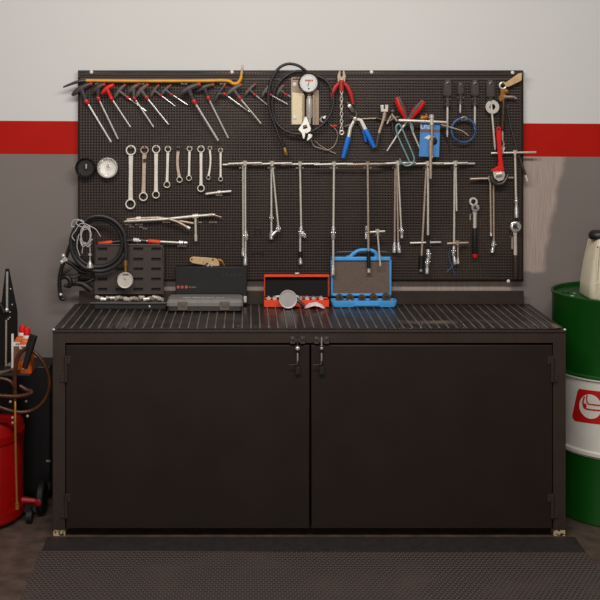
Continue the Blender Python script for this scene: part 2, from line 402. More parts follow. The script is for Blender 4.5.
# ribbed rubber mat on the worktop
def bench_mat():
    m = bpy.data.materials.new('ribbed_rubber'); m.use_nodes = True
    n, l = m.node_tree.nodes, m.node_tree.links; p = n['Principled BSDF']
    p.inputs['Roughness'].default_value = 0.34
    tc = n.new('ShaderNodeTexCoord'); sx = n.new('ShaderNodeSeparateXYZ'); l.new(tc.outputs['Object'], sx.inputs[0])
    mr = n.new('ShaderNodeMapRange'); l.new(sx.outputs['Z'], mr.inputs[0]); mr.inputs[1].default_value = .0035; mr.inputs[2].default_value = .0055
    no = n.new('ShaderNodeTexNoise'); no.inputs['Scale'].default_value = 7; no.inputs['Detail'].default_value = 8; l.new(tc.outputs['Object'], no.inputs['Vector'])
    mp = n.new('ShaderNodeMapping'); mp.inputs['Scale'].default_value = (3, 9, 1); l.new(tc.outputs['Object'], mp.inputs[0])
    n2 = n.new('ShaderNodeTexNoise'); n2.inputs['Scale'].default_value = 1.3; n2.inputs['Detail'].default_value = 7; l.new(mp.outputs[0], n2.inputs['Vector'])
    wear = n.new('ShaderNodeMix'); wear.data_type = 'RGBA'; wear.inputs[6].default_value = rgb(38, 33, 31); wear.inputs[7].default_value = rgb(124, 112, 103)
    k = n.new('ShaderNodeMath'); k.operation = 'MULTIPLY'; l.new(mr.outputs[0], k.inputs[0])
    r1 = n.new('ShaderNodeMapRange'); l.new(no.outputs['Fac'], r1.inputs[0]); r1.inputs[1].default_value = .3; r1.inputs[2].default_value = .62; r1.inputs[3].default_value = .4
    l.new(r1.outputs[0], k.inputs[1]); l.new(k.outputs[0], wear.inputs[0])
    dust = n.new('ShaderNodeMix'); dust.data_type = 'RGBA'; l.new(wear.outputs[2], dust.inputs[6]); dust.inputs[7].default_value = rgb(138, 122, 106)
    # a dusty smear where things are set down towards the drum end
    vx = n.new('ShaderNodeVectorMath'); vx.operation = 'DISTANCE'
    mp2 = n.new('ShaderNodeMapping'); mp2.inputs['Scale'].default_value = (1, 5.5, 0); l.new(tc.outputs['Object'], mp2.inputs[0]); l.new(mp2.outputs[0], vx.inputs[0]); vx.inputs[1].default_value = (.62, .16 * 5.5, 0)
    r3 = n.new('ShaderNodeMapRange'); l.new(vx.outputs['Value'], r3.inputs[0]); r3.inputs[1].default_value = .32; r3.inputs[2].default_value = .02
    r2 = n.new('ShaderNodeMapRange'); l.new(n2.outputs['Fac'], r2.inputs[0]); r2.inputs[1].default_value = .42; r2.inputs[2].default_value = .66
    k2 = n.new('ShaderNodeMath'); k2.operation = 'MULTIPLY'; l.new(r3.outputs[0], k2.inputs[0]); l.new(r2.outputs[0], k2.inputs[1])
    k3 = n.new('ShaderNodeMath'); k3.operation = 'MULTIPLY_ADD'; l.new(r2.outputs[0], k3.inputs[0]); k3.inputs[1].default_value = .10; l.new(k2.outputs[0], k3.inputs[2]); k3.use_clamp = True
    l.new(k3.outputs[0], dust.inputs[0]); l.new(dust.outputs[2], p.inputs['Base Color'])
    x0, x1 = at(57.6, 329, .008).x, at(561.5, 329, .008).x
    mb = MB(); prof = []; pitch = .0385; nrib = int((x1 - x0) / pitch); pitch = (x1 - x0) / nrib
    for i in range(nrib):
        for u, z in ((.0, .0048), (.38, .0048), (.45, .0085), (.55, .0085), (.62, .0048)): prof.append((x0 + (i + u) * pitch, z))
    prof.append((x1, .0048))
    vs, fs = [], []
    ys = [.003, .0035, .012, .1, .2, .3, .4, .5, .585]
    for y in ys:
        for x, z in prof:
            if y < .01: z = .0045 if y > .0032 else .0028
            lift = .010 * max(0, (x - (x1 - .05)) / .05) ** 2 * max(0, 1 - y / .15)
            vs.append(Vector((x, y, ZB + z + lift - .0025)))
    m_ = len(prof)
    for j in range(len(ys) - 1):
        for i in range(m_ - 1): fs.append((j * m_ + i, j * m_ + i + 1, (j + 1) * m_ + i + 1, (j + 1) * m_ + i))
    mb.v, mb.f = vs, fs
    o = bpy.data.objects.new('bench_mat', None)
    bpy.data.objects.remove(o)
    ob = build('bench_mat', mb, m, Vector((0, 0, ZB)))
    ob.location = (0, 0, ZB)
    sdm = ob.modifiers.new('sheet', 'SOLIDIFY'); sdm.thickness = .0018; sdm.offset = -1
    ob['label'] = 'black ribbed rubber mat covering the top of the workbench'; ob['category'] = 'mat'
bench_mat()
# floor mat
def floor_mat():
    m = bpy.data.materials.new('honeycomb_rubber'); m.use_nodes = True
    n, l = m.node_tree.nodes, m.node_tree.links; p = n['Principled BSDF']; p.inputs['Roughness'].default_value = .5
    tc = n.new('ShaderNodeTexCoord')
    br = n.new('ShaderNodeTexBrick'); l.new(tc.outputs['Object'], br.inputs['Vector'])
    br.inputs['Scale'].default_value = 1; br.inputs['Brick Width'].default_value = .020; br.inputs['Row Height'].default_value = .0175
    br.inputs['Mortar Size'].default_value = .0028; br.inputs['Mortar Smooth'].default_value = .6; br.offset = .5
    br.inputs['Color1'].default_value = (0, 0, 0, 1); br.inputs['Color2'].default_value = (0, 0, 0, 1); br.inputs['Mortar'].default_value = (1, 1, 1, 1)
    mr = n.new('ShaderNodeRGBToBW'); l.new(br.outputs['Color'], mr.inputs[0])
    bu = n.new('ShaderNodeBump'); bu.inputs['Strength'].default_value = .8; bu.inputs['Distance'].default_value = .004; l.new(mr.outputs[0], bu.inputs['Height']); l.new(bu.outputs['Normal'], p.inputs['Normal'])
    no = n.new('ShaderNodeTexNoise'); no.inputs['Scale'].default_value = 4; no.inputs['Detail'].default_value = 8; l.new(tc.outputs['Object'], no.inputs['Vector'])
    mx = n.new('ShaderNodeMix'); mx.data_type = 'RGBA'; mx.inputs[7].default_value = rgb(108, 94, 88); mx.inputs[6].default_value = rgb(48, 40, 38); l.new(mr.outputs[0], mx.inputs[0])
    m2 = n.new('ShaderNodeMix'); m2.data_type = 'RGBA'; l.new(mx.outputs[2], m2.inputs[6]); m2.inputs[7].default_value = rgb(92, 76, 70)
    r2 = n.new('ShaderNodeMapRange'); l.new(no.outputs['Fac'], r2.inputs[0]); r2.inputs[1].default_value = .5; r2.inputs[2].default_value = .8; r2.inputs[4].default_value = .6; l.new(r2.outputs[0], m2.inputs[0])
    l.new(m2.outputs[2], p.inputs['Base Color'])
    def fl(px, py):
        d = CAM.z * F / (py - PY0); return Vector((CAM.x + (px - PX0) * d / F, CAM.y + d, 0))
    c = [fl(12, 621), fl(640, 629), fl(575, 538), fl(47.5, 538)]
    rt = thing('floor_mat', 'large dark honeycomb rubber mat on the floor in front of the workbench', 'mat', (c[0] + c[1] + c[2] + c[3]) / 4)
    up = Vector((0, 0, .010))
    cut = lambda a, d_, k: a.lerp(d_, k)
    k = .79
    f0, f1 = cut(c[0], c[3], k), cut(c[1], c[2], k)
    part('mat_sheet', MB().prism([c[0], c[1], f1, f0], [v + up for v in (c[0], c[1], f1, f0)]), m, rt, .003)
    part('mat_dark_strip', MB().prism([f0, f1, c[2], c[3]], [v + up * .6 for v in (f0, f1, c[2], c[3])]), mat('dark_strip_rubber', (44, 36, 34), .6, 0, .25, 30, .3), rt, .003, label='smoother dark strip along the workbench')  # darker strip at the workbench end, without the honeycomb
floor_mat()
# ================================================================== tools on the board
# yellow pry bar
pr = thing('pry_bar', 'long yellow pry bar with an upturned hooked end lying across the board hooks', 'pry bar', b(150, 83, 22))
part('bar', MB().tube(catmull(bp([(86, 80.6), (140, 81), (200, 80.9), (226, 80.6), (233, 83.6), (237.5, 83.2), (240.6, 79), (241.6, 73.5)], 26), 6), [.0078] * 12 + [.0085] * 26 + [.0075] * 5, 12), yellow, pr)
part('thin_tip', MB().tube(catmull(bp([(86, 80.6), (79, 81.4), (71, 84), (63.2, 87.2)], 26), 5), [.0078, .0078, .0066, .004], 12), dsteel, pr, label='bare dark tapered end')
part('hook_tip', MB().tube(catmull(bp([(241.6, 73.5), (242.2, 69), (242.6, 65)], 26), 5), [.0075, .006, .003], 12, flat=.6), wornsteel, pr, label='bare flattened end')
for x in (98, 141, 184, 223): hook(x, 83.2, 1, 1.0, 38)
# T-handle hex keys
KEYS = [((72, 95.5), (91, 83.8), (86, 100.5), (111, 142), 1.25, 'k'), ((92, 93), (104, 84.6), (98, 97.6), (118, 139), 1.1, 'k'), ((101.5, 94), (113, 85.2), (111, 97.6), (130.4, 127), 1.0, 'r'),
        ((114.5, 98), (125, 85), (127, 97), (146, 111), .85, 'g'), ((129, 92.5), (138, 85), (134, 97.6), (153.5, 127), .95, 'g'), ((136, 97), (147.5, 85), (146, 96.8), (168.5, 124.5), 1.0, 'g'),
        ((151, 96.5), (158.5, 85.3), (160, 94.8), (175, 106), .7, 'g'), ((161.5, 95), (170.5, 85.3), (171, 94), (187.5, 104.8), .7, 'g'), ((179, 95.5), (199, 84.6), (193.6, 100.6), (218.2, 140.6), 1.3, 'k'),
        ((196.5, 92), (213, 84.8), (207.8, 97), (228.2, 138), 1.1, 'k'), ((214, 102.5), (224.5, 85.6), (224, 93.5), (249.5, 112), .8, 'k'), ((227, 95), (241, 85), (239, 97), (261, 123.5), .95, 'g'),
        ((245, 95.5), (255, 84.5), (254, 94), (267.5, 105), .75, 'g'), ((262, 97), (269.5, 85.5), (270, 94.5), (287.5, 104.2), .7, 'g'), ((277.5, 95), (283.5, 85.4), (285.4, 94), (290.5, 96.6), .7, 'g')]
ki = 0
for i, (a, c, col, tip, s, kind) in enumerate(KEYS):
    off = 20 + (i % 3) * 11
    lab = 'bright red T-handle hex key in the row under the yellow pry bar' if kind == 'r' else None
    if not lab:
        lab = ORD[ki] + ' dark T-handle hex key from the thin end of the yellow pry bar'; ki += 1
    k = thing('hex_key', lab, 'hex key', b(col[0], col[1], off), 'T-handle hex keys under the pry bar')
    A, C = b(a[0], a[1], off), b(c[0], c[1], off); c2 = b(col[0], col[1], off); T = b(tip[0], tip[1], max(6, off - 14))
    d = (C - A).normalized(); ax = (T - c2).normalized()
    mid = A.lerp(C, .5) ; bow = (mid - c2).normalized() * .004 * s
    r = .0108 * s
    gm = {'k': mat('key_grip', (68, 61, 58), .4, 0, .12, 60), 'r': redp, 'g': mat('key_grip_grey', (98, 88, 84), .42, 0, .12, 60)}[kind]
    g = MB().tube(catmull([A - d * 0, A.lerp(C, .25) + bow, mid + bow * 1.3, A.lerp(C, .75) + bow, C], 4), [r * .45, r * .95, r * 1.05, r * 1.1, r * 1.05, r * .95, r * .75], 12, flat=.8)
    g.tube([mid + bow, mid.lerp(c2, .55), c2], [r * 1.0, r * .8, r * .68], 12)
    part('grip', g, gm, k)
    part('end_cap', MB().tube([C - d * .002, C + d * .004 * s, C + d * .007 * s], [r * .82, r * .8, r * .45], 12), pinkred if kind != 'r' else redp, k)
    part('collar', MB().tube([c2 - ax * .006 * s, c2, c2 + ax * .010 * s, c2 + ax * .017 * s], [r * .6, r * .85, r * .85, r * .5], 12), pinkred if kind != 'r' else redp, k)
    part('shaft', MB().tube([c2, T], .0042 * s, 8), steel, k)
# oil filter cups
for px, m_, lab in ((86.3, blackp, 'black round oil filter cup hung at the outer edge of the board'), (108.3, steel, 'silver round oil filter cup hung beside the black one')):
    q = thing('filter_cup', lab, 'filter cup', b(px, 167.5, 2), 'oil filter cups on the board')
    R = 10.2 * U
    part('cup', MB().lathe(b(px, 167.5, 3), FWD, [(0, R * .9), (.004, R * .98), (.034, R), (.036, R * .95), (.032, R * .86), (.018, R * .8), (.016, R * .78), (.0155, .3 * R), (.02, .28 * R), (.02, .18 * R), (.008, .17 * R)], 36), m_, q)
    lg = MB()
    for k in range(8):
        a = k * math.pi / 4; lg.box(b(px, 167.5, 21) + Vector((math.cos(a) * R * .84, 0, math.sin(a) * R * .84)), (.010, .02, .004), Matrix.Rotation(-a, 3, 'Y'))
    part('lugs', lg, m_, q)
    part('drive_tab', MB().span(b(px - .8, 168.5, 27), b(px + .8, 164.0, 20)), wornsteel, q)
    hook(px, 158.2, 1, .8, 14)
# ring spanners
SP = [((131, 150.2), (130.5, 204), 5.1, 5.1, 4.6, 0), ((144.6, 150), (143.4, 196.5), 4.1, 4.4, 4.2, 0), ((156.2, 149.2), (156, 194.6), 4.1, 3.8, 4.0, 0), ((168, 149), (167, 184.5), 3.2, 3.3, 3.0, 0),
      ((178.2, 148.2), (179.6, 179.6), 2.9, 3.0, 3.2, 1), ((189.6, 148.6), (189, 178), 2.8, 2.8, 2.6, 0), ((201, 149), (201, 188.2), 3.6, 3.7, 3.2, 0), ((209.9, 148), (208.4, 177.5), 2.2, 2.1, 2.2, -1), ((220.6, 150.2), (220.6, 179), 2.4, 2.3, 2.3, 0)]
LB = ['largest steel ring spanner on the board, beside the silver filter cup', 'ring spanner with a rust stain near its top, second largest of the row', 'long ring spanner next to the rust-stained one', 'medium ring spanner halfway in size, fourth from the filter cups',
      'slightly bent ring spanner with a dark top ring, fifth from filter cups', 'short straight ring spanner, sixth from the filter cups', 'longer ring spanner standing out between short ones, seventh from filter cups', 'thin curved ring spanner, eighth from the filter cups', 'small ring spanner at the row end beside the T-handle wrenches']
for i, (p0, p1, r0, r1, wd, bend) in enumerate(SP):
    s = thing('ring_spanner', LB[i], 'spanner', b(p0[0], p0[1], 10), 'ring spanners hung on the board')
    P0, P1 = b(*p0, 14), b(*p1, 14)
    ax = (P1 - P0).normalized(); sd_ = Vector((ax.z, 0, -ax.x))
    pts, W = [], wd * U / 2
    n_ = 10
    L_, R_ = [], []
    for k in range(n_ + 1):
        t = k / n_; u0 = P0 + ax * r0 * U * .72; u1 = P1 - ax * r1 * U * .72
        c = u0.lerp(u1, t) + sd_ * bend * 1.3 * U * math.sin(math.pi * t)
        ww = W * (1.0 - .14 * math.sin(math.pi * t)); L_.append(c + sd_ * ww); R_.append(c - sd_ * ww)
    out = L_ + R_[::-1]
    part('shank', MB().prism([v + Vector((0, .002, 0)) for v in out], [v - Vector((0, .003, 0)) for v in out]), wornsteel if i in (1, 4) else satin, s, .001)
    for P, r in ((P0, r0), (P1, r1)):
        part('ring_head', MB().annulus(P - Vector((0, .002, 0)), FWD, r * U * .74, r * U * 1.02, .011, 24), (dsteel if (i == 4 and P is P0) else wornsteel if (i == 1 and P is P0) else satin), s, .0012)
    if i == 1: part('rust_stain', MB().plate([(142.8, 159), (146.2, 158.5), (146.0, 162.5), (143.0, 163)], 17, 17.8), mat('rust', (84, 50, 30), .8), s)
    hook(p0[0], p0[1] - r0 * .62, 1, .55, 26)
# pile of long extensions lying on hooks below the spanners
t1 = thing('socket_wrench', 'T-bar extension wrench lying sideways on hooks below the spanners', 'socket wrench', b(195.5, 216, 26), 'tools on the low hooks')
part('shaft', MB().tube(bp([(124, 221.6), (127, 221.2), (166, 219), (195.5, 216), (215, 214.6)], 26), [.003, .0065, .0068, .0068, .006], 10), satin, t1)
part('cross_bar', MB().tube(bp([(195.4, 214), (195.6, 226), (195.8, 237)], 26), .0062, 10), satin, t1)
part('hub', MB().cyl(b(192.6, 216.4, 26), b(198.4, 215.8, 26), .0115).cyl(b(195.7, 235, 26), b(195.9, 241, 26), .0085, .007), satin, t1)
part('drive_end', MB().cyl(b(208, 215.2, 26), b(213, 214.6, 26), .0085).cyl(b(213, 214.8, 26), b(221.5, 217.2, 26), .004, .003), wornsteel, t1)
t2 = thing('extension_bar', 'upper pinkish steel extension bar in the pile below the spanners', 'extension bar', b(150, 219, 12), 'tools on the low hooks')
part('bar', MB().tube(bp([(127, 219.4), (140, 218.2), (158, 217.4), (176, 220.3), (193.5, 223.4)], 12), .0062, 10), wornsteel, t2)
part('drive_socket', MB().cyl(b(136.5, 218.6, 12), b(141, 218.2, 12), .0105, n=12), satin, t2)
t3 = thing('extension_bar', 'lower short steel bar slanting down in the pile below the spanners', 'extension bar', b(180, 224, 40), 'tools on the low hooks')
part('bar', MB().tube(bp([(168, 218.6), (178, 222), (189, 228)], 42), .0062, 10), wornsteel, t3)
part('drive_end', MB().cyl(b(187, 226.9, 42), b(190, 228.5, 42), .0075), satin, t3)
for x, p_ in ((128.5, 1), (139, 1), (166.5, 2), (213, 2), (198, 1)): hook(x, 224 if x < 150 else 221.6, p_, 1.2, 44)
for x, y in ((131.5, 226), (141, 226.5), (145, 228)): hook(x, y, 1, .6, 24)
# orange gripped rods
r1 = thing('extension_rod', 'silver rod with an orange grip lying on hooks above the open charcoal case', 'rod', b(160, 242, 24))
part('rod', MB().cyl(b(134, 240.4, 26), b(180, 242.6, 26), .0055), satin, r1)
part('grip', MB().tube(bp([(147.5, 241), (149, 241.1), (159, 242), (160.5, 242)], 26), [.007, .0105, .0105, .008], 12), orange, r1)
part('coupling', MB().cyl(b(133.4, 239.8, 26), b(139, 240.4, 26), .0095), white, r1)
part('collar', MB().cyl(b(141, 240.5, 26), b(146.5, 240.9, 26), .0085), dsteel, r1)
part('drive_end', MB().cyl(b(179, 242.5, 26), b(183, 242.7, 26), .011).cyl(b(184, 242.7, 26), b(187.5, 242.8, 26), .0085), chrome, r1)
r2 = thing('pick_tool', 'short orange handled pick behind the ring of the coiled black hose', 'pick', b(105, 243, 14))
part('handle', MB().tube(bp([(98.4, 243.8), (99.5, 243.6), (111, 242.2), (112.4, 242)], 14), [.007, .0098, .0098, .008], 12), orange, r2)
part('rod', MB().tube(catmull(bp([(112, 242), (124, 240.8), (133, 240.2)], 14)), .0035, 8), dsteel, r2)
hook(182, 245.5, 2, 1.4, 34); hook(140, 243.2, 1, 1, 34); hook(106, 245.2, 1, 1, 22)
solo('wire_hook', MB().tube(catmull(bp([(127.5, 251.5), (134, 252), (140, 250.5), (142, 247), (142, 243.6)], 20)), .0028, 8), dsteel, 'thin curved wire dangling beside the orange gripped rod', 'wire')
# T-handle universal joint wrenches
def tee(label, cx, by, bx0, bx1, shafts, off=22, r=1.35, ujoint=(), sock=(), m=satin, stub=None, sleeve=None):
    t = thing('socket_wrench', label, 'socket wrench', b(cx, by, off), 'T-handle socket wrenches on the board')
    part('cross_bar', MB().tube(bp([(bx0, by + .6), (bx0 + .8, by + .5), (cx, by), (bx1 - .8, by - .3), (bx1, by - .3)], off), [.004, .0052, .0052, .0052, .004], 10), m, t)
    part('hub', MB().cyl(b(cx, by - 2.4, off), b(cx, by + 2.6, off), .0105, .0085, 12), m, t)
    for s in shafts: part('shaft', MB().tube(bp(s, off), r * U * .86, 10), m, t)
    for x0, y0, x1, y1, rr in ujoint:
        P, Q = b(x0, y0, off), b(x1, y1, off); d = (Q - P)
        j = MB().tube([P, P + d * .3, P + d * .38], [rr * U * .8, rr * U, rr * U * .6], 12).sphere(P + d * .5, rr * U * .85)
        j.tube([P + d * .6, P + d * .68, Q], [rr * U * .6, rr * U, rr * U * .85], 12)
        j.cyl(P + d * .5 + Vector((-rr * U * 1.1, 0, 0)), P + d * .5 + Vector((rr * U * 1.1, 0, 0)), rr * U * .4)
        part('universal_joint', j, chrome, t)
    for x0, y0, x1, y1, rr in sock:
        P, Q = b(x0, y0, off), b(x1, y1, off); d = Q - P; R = rr * U
        part('socket', MB().tube([P, P + d * .25, P + d * .4, Q, Q - d * .02, Q - d * .35], [R * .7, R * .72, R, R, R * .7, R * .65], 12), chrome, t)
    if sleeve:
        x0, y0, x1, y1, rr = sleeve; part('sleeve', MB().cyl(b(x0, y0, off), b(x1, y1, off), rr * U), blackp, t, label='black sleeve')
    return t
tee('T-handle socket wrench with doubled shaft, next to the smallest spanner', 243, 164.2, 222.5, 263, [[(243, 165), (243.2, 250)]], 18, 1.25, (), ((243.1, 248, 243.4, 256, 2.0),))
tee('T-handle wrench in front of another, its jointed end hanging over the wire hooks', 245, 163.2, 228, 262, [[(245.2, 164), (245.4, 233)], [(245.6, 239), (245.4, 256)]], 36, 1.2, ((245.4, 231, 246.2, 240, 2.2),), ((245.4, 254, 245.2, 265, 2.0),))
tee('straight hung T-handle wrench crossing behind a leaning bent one', 271.2, 164, 252, 291, [[(271.4, 165), (271.4, 232)]], 18, 1.3, ((271.3, 214, 271.5, 221, 1.8),), ((271.4, 231, 271.4, 239, 2.2),))
tee('leaning T-handle wrench with its lower joint bent back sideways', 272.2, 163.4, 262, 292, [[(272.4, 164), (278.4, 227)], [(278.4, 229), (274, 233.4)]], 36, 1.2, ((278.2, 225.5, 278.8, 231.5, 2.0),), ((276.4, 231.2, 271.8, 235.6, 1.7),))
tee('T-handle wrench with a kinked joint and thin lower shaft ending in black collar', 300, 164, 281, 320, [[(300, 165), (301.2, 228)], [(300.2, 236), (300.2, 252)]], 20, 1.3, ((301.2, 226.5, 300.6, 237, 2.1), (302.4, 231, 305.2, 237.6, 1.8)), ((300.2, 257, 300.6, 264, 1.9),), sleeve=(300.2, 251.5, 300.3, 257.5, 2.0))
tee('long T-handle wrench hanging in front of the near edge of the blue case', 334, 164, 314, 353, [[(334, 165), (333.4, 228)], [(333.3, 238), (333.2, 265)]], 62, 1.35, ((333.4, 226.5, 333.2, 239, 2.2),), ((333.2, 264, 332.8, 275, 2.1),))
tee('T-handle wrench with long black sleeve hanging before the blue case lid', 367.6, 164, 347, 386, [[(367.7, 165), (368.4, 252)]], 62, 1.3, ((366.2, 226, 366.0, 239, 1.2),), ((368.7, 267, 368.9, 272.6, 1.7),), wornsteel, sleeve=(368.5, 251, 368.7, 268, 1.9))
tee('small short T-handle key between the two longer wrenches above the blue case', 377.4, 231.6, 369.8, 385.2, [[(377.5, 232), (380.2, 264.5)]], 76, 1.1, (), ((379.9, 261, 380.3, 266, 1.1),))
tee('straight T-handle wrench at the back of the bundle of three under the pliers', 395.2, 164.2, 377, 412, [[(395.2, 165), (394.6, 243)]], 14, 1.2, (), ((394.6, 242, 394.2, 252.5, 2.0),), wornsteel)
tee('middle T-handle wrench of the bundle of three under the pliers', 396.8, 163.6, 381, 414, [[(396.8, 165), (398.2, 243)]], 30, 1.2, (), ((398.2, 242, 399.4, 252.5, 2.0),), wornsteel)
tee('T-handle wrench of the bundle of three that leans and ends higher in a joint', 398, 163, 384, 416, [[(398, 165), (401.2, 228)]], 46, 1.1, ((401.2, 227, 401.8, 234, 1.9),), ((401.8, 233, 401.8, 238, 1.5),))
tee('leaning T-handle wrench with a black socket beside the short T-handle key', 426.4, 164.2, 406, 446, [[(426.4, 165), (421.6, 256)]], 16, 1.35, (), ((421.2, 268, 420.9, 271.4, 1.6),), wornsteel, sleeve=(421.6, 255.5, 421.1, 268.5, 2.6))
tee('upright T-handle wrench with double joint beneath the blue blister card', 428, 163.4, 410, 450, [[(428, 165), (428, 243)]], 34, 1.35, ((428, 249, 429, 259, 2.2), (428, 258, 427, 266, 2.1)), ((427.2, 265, 427.0, 273.5, 1.9),), sleeve=(428, 235, 428, 249, 1.8))
tee('low T-handle key crossing behind the double jointed wrench', 428.2, 242.5, 410, 441, [[(428.4, 243), (429.5, 258)]], 16, 1.0, (), ())
tee('end T-handle wrench of the long row, with a jointed tip and a blue thread', 454.6, 163.8, 436, 475, [[(454.6, 165), (454, 246)]], 18, 1.3, ((454, 246, 453.4, 256, 2.0),), ((453.6, 254, 455.2, 264, 1.9),))
tee('short leaning T-handle key in front of the end wrench of the row', 455.6, 163.2, 444, 468, [[(455.8, 165), (456.6, 211)]], 36, 1.1, (), ())
tee('low T-handle key hung behind the end wrench with the blue thread', 457.6, 243.0, 447, 468.5, [[(457.8, 244), (458, 262)]], 34, 1.0, (), ((458, 258, 458, 263.8, 1.4),), wornsteel)
tee('T-handle wrench with a jointed tip hung below the red pipe wrench', 493.4, 178, 476, 513.5, [[(493.4, 179), (493.8, 243)]], 14, 1.2, ((493.7, 241, 493.2, 248, 2.0),), ((493.2, 247, 492, 252.5, 1.9),), wornsteel)
tee('plain shaft T-handle wrench just beside the jointed one under the pipe wrench', 490.2, 178.4, 470, 507, [[(490.2, 179), (491, 234)]], 30, 1.15, (), ((491, 231, 491, 236, 1.3),), wornsteel)
tee('wide T-handle wrench overhanging the board edge across the red wall stripe', 515, 152.6, 491, 536.2, [[(515, 153), (516, 200)]], 22, 1.35, ((516, 197, 516.2, 205, 1.6),), ((516.2, 203, 516.4, 217.5, 2.0),))
for x in (243, 271.5, 300, 334, 367.6, 396, 427, 454.6): hook(x, 167.3, 2, 1.25, 72 if 330 < x < 370 else 46)
for x, y in ((377.5, 234.5), (428.3, 245.5), (457.6, 246), (491.5, 181.2), (515, 155.6)): hook(x, y, 2, .9, 84 if x < 380 else 48)
solo('blue_thread', MB().tube(catmull(bp([(449.8, 248), (449, 256), (451.5, 265), (455, 275)], 24)), .0018, 6).tube(catmull(bp([(454, 264), (451, 268), (447, 271.5)], 24)), .0016, 6), bluecord, 'thin blue thread dangling from the end wrench of the row', 'thread')
solo('short_bar', MB().tube(bp([(205.6, 194), (207, 193.8), (219, 192.2), (231.2, 191.2)], 22), [.005, .0062, .006, .0055], 10).cyl(b(217.5, 192.4, 22), b(220.5, 192, 22), .009), satin, 'short steel bar lying on a hook under the smallest ring spanners', 'bar')
hook(219, 194.6, 1, 1, 30)
for k, y in enumerate((228, 252.3)):
    hw = 2.6 if k == 0 else 5.3
    solo('wire_staple', MB().tube([b(258 - hw, y + (9 if k == 0 else 4.5), 4), b(258 - hw, y, 12), b(258 + hw, y, 12), b(258 + hw, y + (9 if k == 0 else 5), 4)], .0022, 8), dsteel, ('narrow upper' if k == 0 else 'wider lower') + ' empty wire hanger beside the doubled T-handle wrench', 'hook', 'empty wire hangers')
# screwdrivers
def driver(label, x, y0, y1, yt, w, xt, off=26, coll=True, m=satin):
    s = thing('screwdriver', label, 'screwdriver', b(x, y0, off), 'screwdrivers hung in a row')
    L_ = (y1 - y0) * U; R = w * U
    h = MB().lathe(b(x, y0, off), (0, 0, -1), [(0, R * .35), (L_ * .06, R * .75), (L_ * .16, R * .95), (L_ * .4, R * 1.0), (L_ * .62, R * .92), (L_ * .85, R), (L_ * .95, R * .8), (L_, R * .5)], 18)
    for k in range(6):
        a = k * math.pi / 3 + .26; o_ = Vector((math.cos(a) * R * .93, math.sin(a) * R * .93, 0))
        h.tube([b(x, y0 + (y1 - y0) * .2, off) + o_, b(x, y0 + (y1 - y0) * .88, off) + o_], R * .2, 6)
    gm_ = mat('driver_handle', (86, 78, 74), .24, 0, .12, 60)
    part('handle', h, gm_, s)
    part('hang_hole', MB().lathe(b(x + .5, y0 + 4.4, off + R * 900), FWD, [(0, R * .34), (.0012, R * .3)], 12), ink, s)
    part('neck', MB().tube([b(x, y1 - 1, off), b(x, y1 + (6.6 if coll else 3), off)], [R * .5, R * .4], 12), gm_, s)
    if coll: part('collar', MB().lathe(b(x, y1 + 3.2, off), (0, 0, -1), [(0, R * .3), (.008, R * .38), (.020, R * .95), (.024, R * .95), (.025, R * .3)], 16), gripgrey, s)
    part('shaft', MB().tube([b(x, y1 - 1, off), b(xt, yt - 3, off), b(xt, yt, off)], [.0058 if w > 3 else .005, .0055 if w > 3 else .005, .003], 10), m, s)
    return s
driver('largest black screwdriver, the first one beside the red and grey pliers', 447.6, 79.5, 97.5, 137, 4.0, 447.3)
driver('small stubby black screwdriver between the two large ones', 460.6, 82, 95.5, 113, 2.9, 460.2)
driver('black screwdriver whose shaft passes behind the blue cable coil', 475, 79.8, 97, 130, 3.7, 474.8, 18)
driver('black screwdriver with a pale ring washer hung around its shaft', 490.6, 79.8, 98.5, 150, 3.9, 495, 26, False)
solo('ring_washer', MB().annulus(b(492.4, 107, 30), FWD, 2.9 * U, 6.8 * U, .005, 32), satin, 'pale round washer hanging on a screwdriver shaft', 'washer', bevel=.001)
for x, y in ((447.6, 98.6), (460.6, 96.8), (475, 98.4), (490.6, 99.6)): hook(x, y, 2, 1.1, 34)
# blue cable coil
cc = MB()
for k in range(3):
    pts = [b(463.6 + (12.6 - k * .5) * math.cos(a), 130.2 + (12.8 - .4 * k) * math.sin(a), 30 + 5 * k + 2 * math.sin(3 * a + k)) for a in [2 * math.pi * i / 40 for i in range(40)]]
    cc.tube(pts, .0027, 8, True)
coil = thing('cable_coil', 'small coil of blue cable hanging below the screwdrivers', 'cable', b(463.6, 118, 30))
part('loops', cc, bluecord, coil)
part('twist_tie', MB().tube(catmull(bp([(460, 119.5), (463, 117), (466, 117.4), (467, 120)], 40)), .002, 8), wornsteel, coil)
hook(463.6, 119.4, 1, .8, 46)
solo('thin_rod', MB().tube(catmull(bp([(441, 124.6), (455, 128.6), (463, 131.4), (468.5, 135.8)], 50)), .0032, 8), wornsteel, 'thin bent steel wire crossing in front of the blue cable coil', 'wire')
# red and grey long-nose pliers, handles up
pl = thing('pliers', 'long-nose pliers with red and grey handles spread upward in a V', 'pliers', b(407.5, 119, 40))
for s in (0, 1):
    H = [(397, 97.2), (400.2, 105.5), (404, 113.5), (407.2, 121)] if s == 0 else [(423.4, 101.4), (417.8, 108.6), (412.6, 115), (408.6, 121)]
    part('handle', MB().tube(catmull(bp(H, 40), 4), [.0125, .0185, .018, .0125, .008], 12, flat=.75), redp, pl, label='red and grey handle')
    sh = (1.9, -1.1) if s == 0 else (-1.7, -1.4)
    part('grip_insert', MB().tube(catmull(bp([(x + sh[0] * (1 - .25 * i), y + sh[1] * .5) for i, (x, y) in enumerate(H)], 48), 4), [.006, .0095, .0076, .006, .005], 10), greyp, pl, label='grey soft grip strip')
    J = [(407.2, 121), (404, 125.5), (400, 131), (387, 151)] if s == 0 else [(408.6, 121), (411, 126), (413.5, 134), (420, 149)]
    part('jaw', MB().tube(bp(J, 36), [.008, .0062, .0052, .0034], 10), satin, pl)
